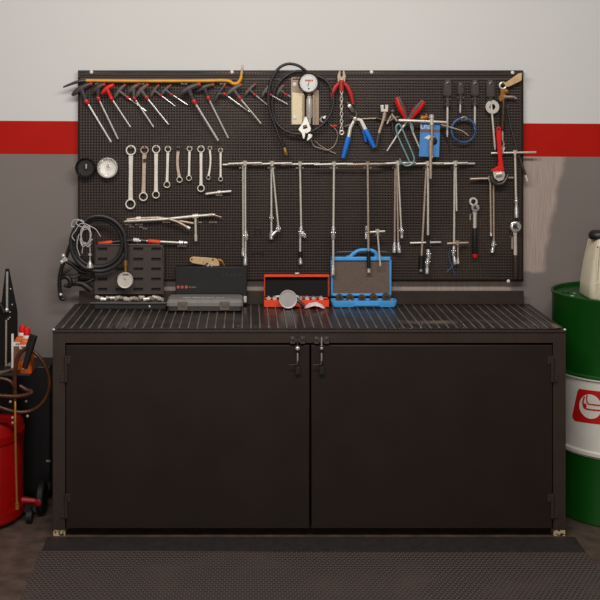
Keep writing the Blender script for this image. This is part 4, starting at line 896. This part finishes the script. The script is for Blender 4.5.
# grey case with latches
gx0, gx1 = bx(166.2, 243, .372)
gm_ = thing('tool_case', 'closed grey plastic tool case with two front latches on the bench', 'tool case', ((gx0 + gx1) / 2, .44, ZM))
cxg, hxg = (gx0 + gx1) / 2, (gx1 - gx0) / 2
part('base', MB().loft([rrect(cxg + .002, .450, hxg - .012, .072, .012, ZM), rrect(cxg, .448, hxg - .004, .078, .012, ZM + .004), rrect(cxg, .448, hxg - .006, .076, .012, ZM + .026)]), mat('case_base', (52, 43, 39), .45, 0, .12, 60), gm_, .001)
part('lid', MB().loft([rrect(cxg, .448, hxg, .080, .016, ZM + .026), rrect(cxg, .448, hxg, .081, .016, ZM + .042), rrect(cxg + .001, .450, hxg - .006, .074, .016, ZM + .052), rrect(cxg + .001, .452, hxg - .014, .064, .014, ZM + .0555)]), mat('grey_case', (136, 130, 125), .42, 0, .08, 30), gm_)
for px in (182.6, 224.6):
    part('latch', MB().span(at(px - 5, 310.4, .3655), at(px + 5, 301.6, .372)).span(at(px - 2.4, 307, .363), at(px + 2.4, 303.6, .3668)), mat('latch_brown', (104, 92, 82), .45, 0, .12, 60), gm_, .0015)
tm = MB()
for i, px in enumerate([183.6, 185.6, 187.4, 189.2, 193, 195, 196.8, 199, 201.4, 203.4, 206.4, 208.4, 210.6, 213, 217, 219, 221.4, 223.4]):
    q = at(px, 297, .40); tm.box((q.x, .425, ZM + .0562), (.0062, .011 + .003 * (i % 2), .0004))
part('white_print', tm, white, gm_, label='row of worn white print')
# red box
ry = .487
x0, x1 = bx(264, 329, ry)
rb = thing('socket_set_box', 'open red metal socket box with a black lined lid on the bench', 'tool box', ((x0 + x1) / 2, .53, ZM))
tray(rb, x0, x1, ry, .563, ZM, ZM + .034, .0025, mat('red_box_paint', (246, 78, 40), .36, 0, .05, 20), 'tray', .0012)
part('insert', MB().span((x0 + .004, ry + .004, ZM + .004), (x1 - .004, .559, ZM + .026)), blackfoam, rb)
ly = .566
a0, a1 = bx(264, 329, ly); lz0, lz1 = ZM + .040, zat(274, ly)
lidm = MB().span((a0, ly - .002, lz0), (a1, ly, lz1)).span((a0, ly - .024, lz1 - .003), (a1, ly, lz1)).span((a0, ly - .024, lz0), (a0 + .003, ly, lz1)).span((a1 - .003, ly - .024, lz0), (a1, ly, lz1))
part('lid', lidm, MATS['red_box_paint'], rb, .001)
part('lid_lining', MB().span((a0 + .006, ly - .005, lz0 + .002), (a1 - .006, ly - .002, lz1 - .010)), blackfoam, rb)
part('lid_band', MB().span((a0 + .003, ly - .0245, lz1 - .010), (a1 - .003, ly - .022, lz1 - .001)), MATS['red_box_paint'], rb)
part('clasp', MB().span(at(295, 274.4, ly - .03), at(299, 272.2, ly - .012)), satin, rb, .001)
for k, px in enumerate((268.6, 274.6, 300, 307, 313.6, 321)):
    q = at(px, 296, .517); q.z = ZM + .0285
    solo('socket', MB().cyl(q + Vector((0, -.012, .008)), q + Vector((0, .016, .008)), .0098, n=12).annulus(q + Vector((0, -.0135, .008)), FWD, .005, .0098, .003, 12), satin if k % 2 else chrome,
         ORD[k] + ' small steel socket in the red box from the grey case side', 'socket', 'sockets in the red box')
rt_ = thing('ratchet', 'slim ratchet handle lying across the red box tray', 'ratchet', at(287, 293, .545))
part('handle', MB().tube([Vector((at(275.6, 0, .545).x, .545, ZM + .0395)), Vector((at(283, 0, .545).x, .545, ZM + .041)), Vector((at(298, 0, .545).x, .545, ZM + .0405))], [.005, .0065, .006], 10), white, rt_)
part('shaft', MB().tube([Vector((at(298, 0, .545).x, .545, ZM + .0405)), Vector((at(322, 0, .54).x, .54, ZM + .038))], .0038, 8), dsteel, rt_)
# loose round gauge standing in front of the red box
gy = .452
q = at(288, 299.0, gy)
lg_ = thing('pressure_gauge', 'round pale pressure gauge standing on the mat before the red box', 'gauge', (q.x, gy, ZM))
q.z = ZM + 9.2 * (gy + 4.7) / F + .002
R = 9.2 * (gy + 4.7) / F
part('case', MB().lathe(q + Vector((0, .012, 0)), FWD, [(0, R * .8), (.002, R * .95), (.020, R), (.024, R * .97), (.0235, R * .86), (.020, R * .85)], 36), satin, lg_)
part('dial', MB().lathe(q + Vector((0, -.006, 0)), FWD, [(0, R * .85), (.003, R * .85), (.0031, 0)], 32), mat('frosted_dial', (188, 182, 178), .4, 0, .06, 60), lg_)
part('stem', MB().tube([q + Vector((R * .8, .0, -.004)), q + Vector((R * 1.25, -.002, -.012)), q + Vector((R * 1.55, -.004, -.030))], [.008, .0095, .007], 12), dsteel, lg_)
part('stem_nut', MB().cyl(q + Vector((R * 1.5, -.008, -.022)), q + Vector((R * 1.75, -.012, -.034)), .0105, n=6), blackp, lg_)
# white rag
random.seed(4)
rg = MB(); nx_, ny_ = 16, 8; vs = []; q = at(314.4, 306.4, .465)
for j in range(ny_ + 1):
    for i in range(nx_ + 1):
        u, v = i / nx_ * 2 - 1, j / ny_ * 2 - 1
        w2 = max(0, 1 - abs(u) ** 2.2 - .5 * abs(v) ** 2)
        vs.append(Vector((q.x + u * .050, .455 + v * .030 * max(.08, (1 - abs(u) ** 2.6)) * .9 + .003 * math.sin(7 * u), ZM + .0015 + w2 * .027 + (.0016 * math.sin(11 * u + 4 * v) + .0014 * math.sin(17 * v + 5 * u)) * w2 ** .5)))
rg.add(vs, [(j * (nx_ + 1) + i, j * (nx_ + 1) + i + 1, (j + 1) * (nx_ + 1) + i + 1, (j + 1) * (nx_ + 1) + i) for j in range(ny_) for i in range(nx_)])
cl_ = solo('rag', rg, cloth, 'crumpled white rag lying on the mat against the red box', 'rag', sub=1)
sm_ = cl_.modifiers.new('sheet', 'SOLIDIFY'); sm_.thickness = .0012
# blue case
by_ = .478
x0, x1 = bx(331.4, 397.4, by_)
bc = thing('socket_case', 'open blue plastic socket case with a brown lined lid on the bench', 'tool case', ((x0 + x1) / 2, .53, ZM))
cxb, hxb = (x0 + x1) / 2, (x1 - x0) / 2
bt = MB(); yb0, yb1 = by_, .555; cyb, hyb = (yb0 + yb1) / 2, (yb1 - yb0) / 2
outer = [rrect(cxb, cyb, hxb - .010, hyb - .004, .012, ZM), rrect(cxb, cyb, hxb - .003, hyb - .001, .014, ZM + .012), rrect(cxb, cyb, hxb, hyb, .014, ZM + .030),
         rrect(cxb, cyb, hxb - .008, hyb - .008, .010, ZM + .031), rrect(cxb, cyb, hxb - .010, hyb - .010, .010, ZM + .020)]
bt.loft(outer); part('tray', bt, bluecase, bc, .001)
part('handle_half', MB().loft([rrect(at(366.6, 0, by_).x, by_ - .001, .062, .006, .004, ZM + .010), rrect(at(366.6, 0, by_).x, by_ - .001, .055, .0065, .004, ZM + .022)]), bluecase, bc)
ly = .574
a0, a1 = bx(330.6, 391, ly); lz0, lz1 = ZM + .040, zat(256.4, ly)
LF = MB()
t_ = .013
LF.span((a0, ly - .024, lz0), (a1, ly - .006, lz0 + t_)).span((a0, ly - .024, lz1 - .018), (a1, ly - .006, lz1)).span((a0, ly - .024, lz0), (a0 + t_ * .8, ly - .006, lz1)).span((a1 - t_ * .8, ly - .024, lz0), (a1, ly - .006, lz1)).span((a0, ly - .008, lz0), (a1, ly, lz1))
part('lid', LF, bluecase, bc, .004)
part('lid_lining', MB().span((a0 + t_ * .8, ly - .016, lz0 + t_), (a1 - t_ * .8, ly - .007, lz1 - .018)), foam, bc, label='brown foam lining')
hp = [at(x, y, ly - .014) for x, y in ((349, 258), (353.6, 253.6), (358.6, 250.6), (364, 250), (371, 250.2), (375.6, 252.6), (377.6, 258))]
part('handle', MB().tube(catmull(hp, 5), [.010, .0092, .0085, .0085, .0085, .0092, .010], 12, flat=.8).span(at(346.4, 259, ly - .022), at(352.4, 255.4, ly - .006)).span(at(374.4, 259, ly - .022), at(381, 255.4, ly - .006)), bluecase, bc)
part('seal', MB().tube(catmull([at(x, y, ly - .004) for x, y in ((334, 256), (336.6, 252.4), (346, 251.8), (380, 251.6), (388, 252.4), (391, 256))], 5), .0025, 8), dsteel, bc)
for k, px in enumerate((339.6, 350, 362, 373.6, 386.4)):
    q = at(px, 296, .508); R = (.0185, .0185, .0175, .0195, .0205)[k]; q.z = ZM + .0205 + R
    s_ = thing('impact_socket', ORD[k] + ' dark impact socket in the blue case from the red box side', 'socket', q - Vector((0, 0, R)), 'impact sockets in the blue case')
    part('barrel', MB().lathe(q + Vector((0, .020, 0)), FWD, [(0, R * .85), (.004, R), (.036, R), (.039, R * .92), (.0385, R * .62), (.024, R * .6), (.024, 0)], 24), mat('gunmetal', (104, 90, 80), .36, .5, .2, 60), s_)
    part('clip', MB().span((q.x - .010, .494, ZM + .020), (q.x + .004, .500, ZM + .034)), wornsteel if k == 1 else dsteel, s_)
# ================================================================== oil drum and canister
DY, DR = .35, .292
dc = at(617.6, 300, DY); DX = dc.x
zt = at(0, 291, DY).z
dm = thing('oil_drum', 'tall green oil drum with a white middle band standing beside the workbench', 'drum', (DX, DY, 0))
z1_, z2_ = at(0, 439, DY).z, at(0, 367, DY).z
hoop = lambda z: [(z - .014, DR), (z - .007, DR + .008), (z + .007, DR + .008), (z + .014, DR)]
part('lower_shell', MB().lathe((DX, DY, 0), (0, 0, 1), [(.0, DR - .004), (.004, DR + .003), (.014, DR + .003), (.02, DR), (z1_ - .016, DR)], 72), green, dm)
part('middle_band', MB().lathe((DX, DY, 0), (0, 0, 1), [(z1_ - .016, DR)] + hoop(z1_) + [(z1_ + .03, DR), (z2_ - .03, DR)] + hoop(z2_)[:2] + [(z2_ - .001, DR + .008)], 72), drumwhite, dm, label='white band')
part('upper_shell', MB().lathe((DX, DY, 0), (0, 0, 1), [(z2_ - .001, DR + .008)] + hoop(z2_)[2:] + [(zt - .02, DR), (zt - .012, DR + .004), (zt - .002, DR + .005), (zt, DR + .001), (zt - .003, DR - .006), (zt - .018, DR - .008), (zt - .019, 0)], 72), green, dm)
part('bung', MB().lathe((DX - .222, DY + .06, zt - .019), (0, 0, 1), [(0, .018), (.006, .018), (.008, .014), (.008, 0)], 20), green, dm)
part('painted_highlights', MB().lathe(at(570.6, 294, DY) * 0 + Vector((DX - .215, DY - .02, zt - .0188)), (0, 0, 1), [(0, .010), (.0006, .009)], 12).lathe(Vector((DX - .185, DY + .05, zt - .0188)), (0, 0, 1), [(0, .008), (.0006, .007)], 12), white, dm)  # two white discs painted in as highlights on the drum top
def dsurf(px, py, ex):
    R_ = DR + ex; lo_, hi_ = -1.35, 1.2
    for _ in range(40):
        th = (lo_ + hi_) / 2; xx = DX + R_ * math.sin(th); yy = DY - R_ * math.cos(th)
        if PX0 + (xx - CAM.x) * F / (yy - CAM.y) < px: lo_ = th
        else: hi_ = th
    s = math.sin(th)
    Y = DY - R_ * math.cos(th); X = DX + R_ * s
    return Vector((X, Y, CAM.z - (py - PY0) * (Y - CAM.y) / F))
def patch(rows_, ex):
    m_, n_ = len(rows_), len(rows_[0]); vs = [dsurf(x, y, ex) for r_ in rows_ for x, y in r_]
    return MB().add(vs, [(j * n_ + i, j * n_ + i + 1, (j + 1) * n_ + i + 1, (j + 1) * n_ + i) for j in range(m_ - 1) for i in range(n_ - 1)])
rows_ = []
for j in range(13):
    v = j / 12; yl_ = 387.6 + v * 33; ys_ = 10
    xl = 578.0 - 6.0 * min(1, v * 1.15)
    if v < .06: xl += 1.2
    if v > .9: xl += (v - .9) * 30
    rows_.append([(xl + (656 - xl) * i / 24, yl_ + (10.0 * math.sin(math.pi * .5 * min(1, (xl + (656 - xl) * i / 24 - 572) / 44)) if i / 24 < .6 else 10.0 * math.cos(math.pi * .5 * (i / 24 - .6) / .8)) * .45) for i in range(25)])
part('logo_panel', patch(rows_, .0012), logored, dm, label='red panel with a white round emblem')
rows_ = []
C_, rx, ry_ = (590.4, 406.6), 11.2, 12.2
vs = [dsurf(C_[0], C_[1], .0022)] + [dsurf(C_[0] + rx * math.cos(2 * math.pi * i / 40), C_[1] + ry_ * math.sin(2 * math.pi * i / 40) + .12 * rx * math.cos(2 * math.pi * i / 40), .0022) for i in range(40)]
part('logo_disc', MB().add(vs, [(0, 1 + i, 1 + (i + 1) % 40) for i in range(40)]), drumwhite, dm)
def stripe(pts, w):
    P = catmull([Vector((x, y, 0)) for x, y in pts], 6); vs = []
    for i, p in enumerate(P):
        t = (P[min(i + 1, len(P) - 1)] - P[max(i - 1, 0)]).normalized(); nn = Vector((-t.y, t.x, 0)) * w / 2
        for q_ in (p + nn, p - nn): vs.append(dsurf(q_.x, q_.y, .0032))
    return MB().add(vs, [(2 * i, 2 * i + 1, 2 * i + 3, 2 * i + 2) for i in range(len(P) - 1)])
part('logo_swoosh', stripe([(587.2, 395.0), (586.6, 399), (588, 403.6), (594, 404.8), (604, 405.6), (618, 406)], 1.3), logored, dm)
part('logo_swoosh', stripe([(584.4, 396.4), (583.0, 402), (584.6, 407.6), (590, 409.6), (602, 410.6), (618, 411)], 1.5), logored, dm)
# canister
jy = .30
jx = at(614, 300, jy).x
jc = thing('canister', 'cream plastic canister with a black cap standing on the green drum', 'canister', (jx, jy, zt - .019))
zb = zt - .019
hw = jx - at(580.4, 0, jy + .055).x
part('body', MB().loft([rrect(jx, jy, hw - .008, .095, .03, zb), rrect(jx, jy, hw, .10, .035, zb + .010), rrect(jx + .001, jy, hw - .002, .10, .035, zb + .07), rrect(jx + .004, jy, hw - .012, .096, .035, zb + .16), rrect(jx + .006, jy, hw - .030, .09, .034, zb + .252), rrect(jx + .006, jy, hw - .036, .08, .032, zb + .268), rrect(jx + .006, jy, hw - .046, .07, .03, zb + .276)]), cream, jc, ang=60)
rib = MB()
for px in (596, 606):
    rib.tube([at(px, 292, jy - .098), at(px + 1.5, 262, jy - .098), at(px + 3, 246, jy - .092)], [.003, .006, .004], 10)
part('rib', rib, cream, jc)
part("label_bulge", MB().sphere(at(598.5, 284, jy - .094), .016, (1.2, .4, 1)), cream, jc)
cx_ = at(598.6, 0, jy - .02).x
part('cap', MB().lathe((cx_, jy - .02, zb + .268), (0, 0, 1), [(0, .040), (.010, .045), (.022, .045), (.034, .036), (.038, .030), (.038, 0)], 28), blackp, jc, label='black screw cap')
part('stain', MB().sphere(at(598.6, 247.2, jy - .0935), .008, (1.1, .15, .6)), labelb, jc)
# ================================================================== oil dispenser trolley
od = thing('oil_dispenser', 'red wheeled oil dispenser tank with a tall black pump column and brown hose', 'oil dispenser', at(-24, 512, .22) * 1)
od.location.z = 0
TY = .22
L = lambda px, py, Y=TY: at(px, py, Y)
tx = L(-26, 0).x; TR = L(22.5, 0).x - tx
zt_t, zb_t = L(0, 416).z, L(0, 511).z
part('tank', MB().lathe((tx, TY, 0), (0, 0, 1), [(max(.03, zb_t), TR * .8), (max(.03, zb_t) + .01, TR), (zt_t - .02, TR), (zt_t, TR * .93), (zt_t + .006, TR * .4), (zt_t + .006, 0)], 56), redpaint, od)
for y0, y1 in ((428, 435), (502, 511)):
    part('tank_band', MB().lathe((tx, TY, 0), (0, 0, 1), [(L(0, y1).z, TR), (L(0, y1).z, TR + .006), (L(0, y0).z, TR + .006), (L(0, y0).z, TR)], 56), redpaint, od)
fy = TY - TR - .01
part('base_tray', MB().lathe((tx, TY, 0), (0, 0, 1), [(.012, TR * .85), (.02, TR * 1.0), (.045, TR * 1.0), (.045, TR * .9)], 48), redpaint, od)
ty_ = TY - .05
part('drip_tray', MB().lathe((L(-10, 0, ty_).x, ty_, L(0, 372, ty_).z), (0, 0, 1), [(0, .075), (.004, .098), (.022, .112), (.026, .112), (.022, .106), (.006, .09), (.005, 0)], 40), wornsteel, od)
part('pump_column', MB().loft([[L(x, y, TY + .03 + q) for x, q in ((-6, 0), (17.6, 0), (17.6, .06), (-6, .06))] for y in (416, 372, 312)] +
                              [[L(x, y, TY + .03 + q) for x, q in ((1, 0), (16.6, 0), (16.6, .06), (1, .06))] for y in (306,)] +
                              [[L(x, y, TY + .03 + q) for x, q in ((5.2, .01), (9.6, .01), (9.6, .05), (5.2, .05))] for y in (271, 268.6)]), mat('pump_black', (18, 16, 15), .4, 0, .1, 30, spec=.3), od, .003)
part('pump_rod', MB().cyl(L(7.2, 271.6, TY + .02), L(7.0, 310, TY + .02), .0055).sphere(L(6.8, 310, TY + .018), .010), chrome, od)
part('pump_pipe', MB().cyl(L(6.2, 320, TY + .018), L(6.0, 366, TY + .018), .0045), wornsteel, od)
part('pump_lever', MB().tube(bp([]) + [L(-6, 300, TY + .02), L(1.4, 306, TY + .02), L(4, 313, TY + .02)], [.012, .009, .007], 10), blackp, od)
sc_ = MB()
for x, y in ((10.6, 288.8), (10, 312), (12.2, 304.5), (8.2, 319), (9.8, 317.4)): sc_.lathe(L(x, y, TY + .0305), FWD, [(0, .0035), (.002, .003)], 10)
part('screw', sc_, steel, od)
part('suction_pipe', MB().tube(catmull([L(15.4, 386, fy + .06), L(15.2, 420, fy), L(16, 470, fy - .002), L(17, 508, fy - .002)], 6), .0052, 10).cyl(L(16.9, 503, fy - .002), L(17.1, 509, fy - .002), .0085), oldbrass, od)
hb = MB()
Yh = .06
hb.tube(catmull([L(31, 349.6, Yh), L(38.5, 356, Yh), L(46, 367, Yh), L(49.6, 380, Yh), L(48, 393, Yh), L(41.4, 404, Yh), L(30.6, 410.6, Yh), L(18, 412, Yh - .01), L(5, 409, Yh - .02), L(-8, 404, Yh - .03)], 6), .0078, 10)
hb.tube(catmull([L(25.6, 348.6, Yh - .03), L(20, 353, Yh - .03), L(16.6, 361, Yh - .03), L(15, 373, Yh - .03), L(15, 388, Yh - .03), L(15.4, 402, Yh - .03)], 6), .0092, 10)
hb.tube(catmull([L(-8, 395, Yh - .05), L(4, 396, Yh - .05), L(16, 396.4, Yh - .05), L(26, 395, Yh - .05), L(32, 392.2, Yh - .05), L(27, 390.2, Yh - .04), L(20, 386, Yh - .03)], 6), .0085, 10)
hb.tube(catmull([L(-6, 378, Yh - .05), L(4, 379, Yh - .05), L(11, 382, Yh - .05), L(15, 388, Yh - .04)], 6), .007, 10)
part('hose', hb, copper, od)
part('hose_wand', MB().tube([L(34.6, 335.6, Yh - .03), L(30, 350, Yh - .03), L(24.6, 368, Yh - .03)], [.0135, .0145, .012], 14).tube([L(31.6, 334.4, Yh - .03), L(27, 349, Yh - .03)], .009, 12), blackp, od, label='black dispensing nozzle')
part('wand_end', MB().sphere(L(23.4, 368.4, Yh - .034), .006), steel, od)
for x, y in ((10.4, 401.6), (26.2, 401), (12.6, 417.5), (12.8, 422.6), (27.6, 416)): part('bolt', MB().lathe(L(x, y, fy + (.045 if x > 20 else .012)), FWD, [(0, .006), (.005, .005), (.006, 0)], 10), wornsteel, od)
part('axle_arm', MB().tube([L(18, 500, TY), L(26, 500.4, TY), L(37.6, 501.6, TY)], [.018, .016, .013], 12).lathe(L(38.4, 502, TY - .02), FWD, [(0, .012), (.01, .016), (.012, .010), (.012, 0)], 16), redpaint, od)
wx = L(42, 0, TY + .05).x
part('wheel', MB().lathe((wx - .018, TY + .05, .072), (1, 0, 0), [(0, .045), (.002, .066), (.008, .072), (.028, .072), (.034, .066), (.036, .045)], 36), mat('tyre_rubber', (20, 18, 18), .6, 0, .1), od)
part('wheel', MB().lathe((tx - .22, TY + .05, .072), (1, 0, 0), [(0, .045), (.002, .066), (.008, .072), (.028, .072), (.034, .066), (.036, .045)], 36), mat('tyre_rubber', (20, 18, 18), .6, 0, .1), od)
part('caster', MB().cyl((L(31, 0, TY - .03).x - .012, TY - .06, .028), (L(31, 0, TY - .03).x + .012, TY - .06, .028), .028, n=20).span(Vector((L(31, 0).x - .012, TY - .07, .05)), Vector((L(31, 0).x + .012, TY - .02, .068))), MATS['tyre_rubber'], od)
# dark bin behind it, carrying the bottles
Yc = .445
bxx0, bxx1 = at(14, 0, Yc).x, at(50.5, 0, Yc).x
zc = at(0, 366.5, Yc).z
bn = thing('equipment_box', 'black upright equipment box standing between oil dispenser and workbench', 'box', ((bxx0 + bxx1) / 2, Yc + .1, 0))
part('body', MB().span((bxx0, Yc, .02), (bxx1, Yc + .195, zc)), mat('black_box_paint', (17, 15, 15), .5, 0, .15, 30), bn, .006)
part('latch', MB().span(at(46, 462, Yc - .004), at(50.4, 459.6, Yc + .002)), wornsteel, bn)
part('hinge', MB().span(at(47, 490, Yc - .004), at(50.4, 482, Yc + .002)), dsteel, bn)
part('foot', MB().span((bxx0 + .01, Yc + .01, 0), (bxx1 - .01, Yc + .19, .022)), blackp, bn)
zsh = at(0, 371, .14).z
part('shelf', MB().span((at(-12, 0, .14).x, .075, zsh - .008), (at(33.5, 0, .14).x, .235, zsh)), blackp, od, .002)
def bottle(label, px, top, Y, wpx, zc=zsh):
    o = thing('oil_bottle', label, 'bottle', (at(px, 0, Y).x, Y, zc), 'orange bottles beside the pump column')
    x = at(px, 0, Y).x; d = Y + 4.7; k = d / F
    zcap = at(0, top, Y).z; w = wpx * k / 2
    zs_ = at(0, top + 11.5, Y).z
    part('body', MB().loft([rrect(x, Y, w * .95, .030, .010, zc), rrect(x, Y, w, .032, .012, zc + .008), rrect(x, Y, w, .032, .012, zs_ - .016), rrect(x, Y, w * .8, .028, .012, zs_ - .004), rrect(x, Y, w * .5, .020, .012, zs_ + .006)]), bottleo, o, ang=60)
    part('cap', MB().lathe((x, Y, zcap - 7.4 * k), (0, 0, 1), [(0, 3.4 * k), (4.6 * k, 3.5 * k), (6.6 * k, 3.0 * k), (7.4 * k, 1.8 * k), (7.4 * k, 0)], 22), redp, o, label='red cap')
    part('neck_collar', MB().lathe((x, Y, zcap - 10.4 * k), (0, 0, 1), [(0, 4.4 * k), (2.4 * k, 4.2 * k), (3.4 * k, 2.6 * k)], 20), white, o, label='white neck collar')
    f = Y - .0325
    part('label', MB().span((x - w * .96, f - .0008, at(0, top + 31, Y).z), (x + w * .96, f + .001, at(0, top + 16, Y).z)), labelb, o)
    part('label_band', MB().span((x - w * .98, f - .0014, at(0, top + 19.8, Y).z), (x + w * .98, f + .001, at(0, top + 15.6, Y).z)), white, o)
    pr_ = MB()
    for q_ in (-.6, -.35, -.1, .2, .45, .7): pr_.span((x + w * q_ - .004, f - .0018, at(0, top + 18.4, Y).z), (x + w * q_ + .002, f - .001, at(0, top + 17, Y).z))
    part('label_print', pr_, labelb, o)
bottle('orange oil bottle with a red cap standing next to the black pump column', 22.6, 324.8, .19, 15)
bottle('orange oil bottle with a red cap tucked behind the black dispensing nozzle', 27.0, 327.6, .122, 12.5)
solo('white_card', MB().span((at(11.4, 0, .15).x, .150, zsh), (at(13.4, 0, .15).x, .158, at(0, 334, .15).z)), white, 'thin white card standing upright beside the orange bottles', 'card')
# ================================================================== light, camera
def area(name, loc, rot, sx_, sy_, power, col):
    l = bpy.data.lights.new(name, 'AREA'); l.shape = 'RECTANGLE'; l.size = sx_; l.size_y = sy_; l.energy = power; l.color = col
    o = bpy.data.objects.new(name, l); COL.objects.link(o); o.location = loc; o.rotation_euler = rot
area('ceiling_tube', (-.2, -1.9, 3.4), (math.radians(24), 0, 0), 3.4, .4, KEY, (1, .98, .95))
area('added_front_fill', (-.6, -6.45, 1.9), (math.radians(90), 0, 0), 2.2, 2.0, FILL, (1, .985, .97))  # unseen fill added behind the camera to give the tools highlights
w = bpy.data.worlds.new('garage'); bpy.context.scene.world = w; w.use_nodes = True
w.node_tree.nodes['Background'].inputs[0].default_value = (1, .96, .92, 1)
w.node_tree.nodes['Background'].inputs[1].default_value = AMB
cam = bpy.data.cameras.new('camera'); cam.sensor_width = 36; cam.lens = F / 600 * 36
cam.shift_x = (300 - PX0) / 600; cam.shift_y = -(300 - PY0) / 600
co = bpy.data.objects.new('camera', cam); COL.objects.link(co); co.location = CAM; co.rotation_euler = (math.pi / 2, 0, 0)
sc = bpy.context.scene; sc.camera = co
sc.view_settings.view_transform = 'Standard'; sc.view_settings.look = 'None'; sc.view_settings.exposure = 0; sc.view_settings.gamma = 1
sc.view_settings.use_curve_mapping = False
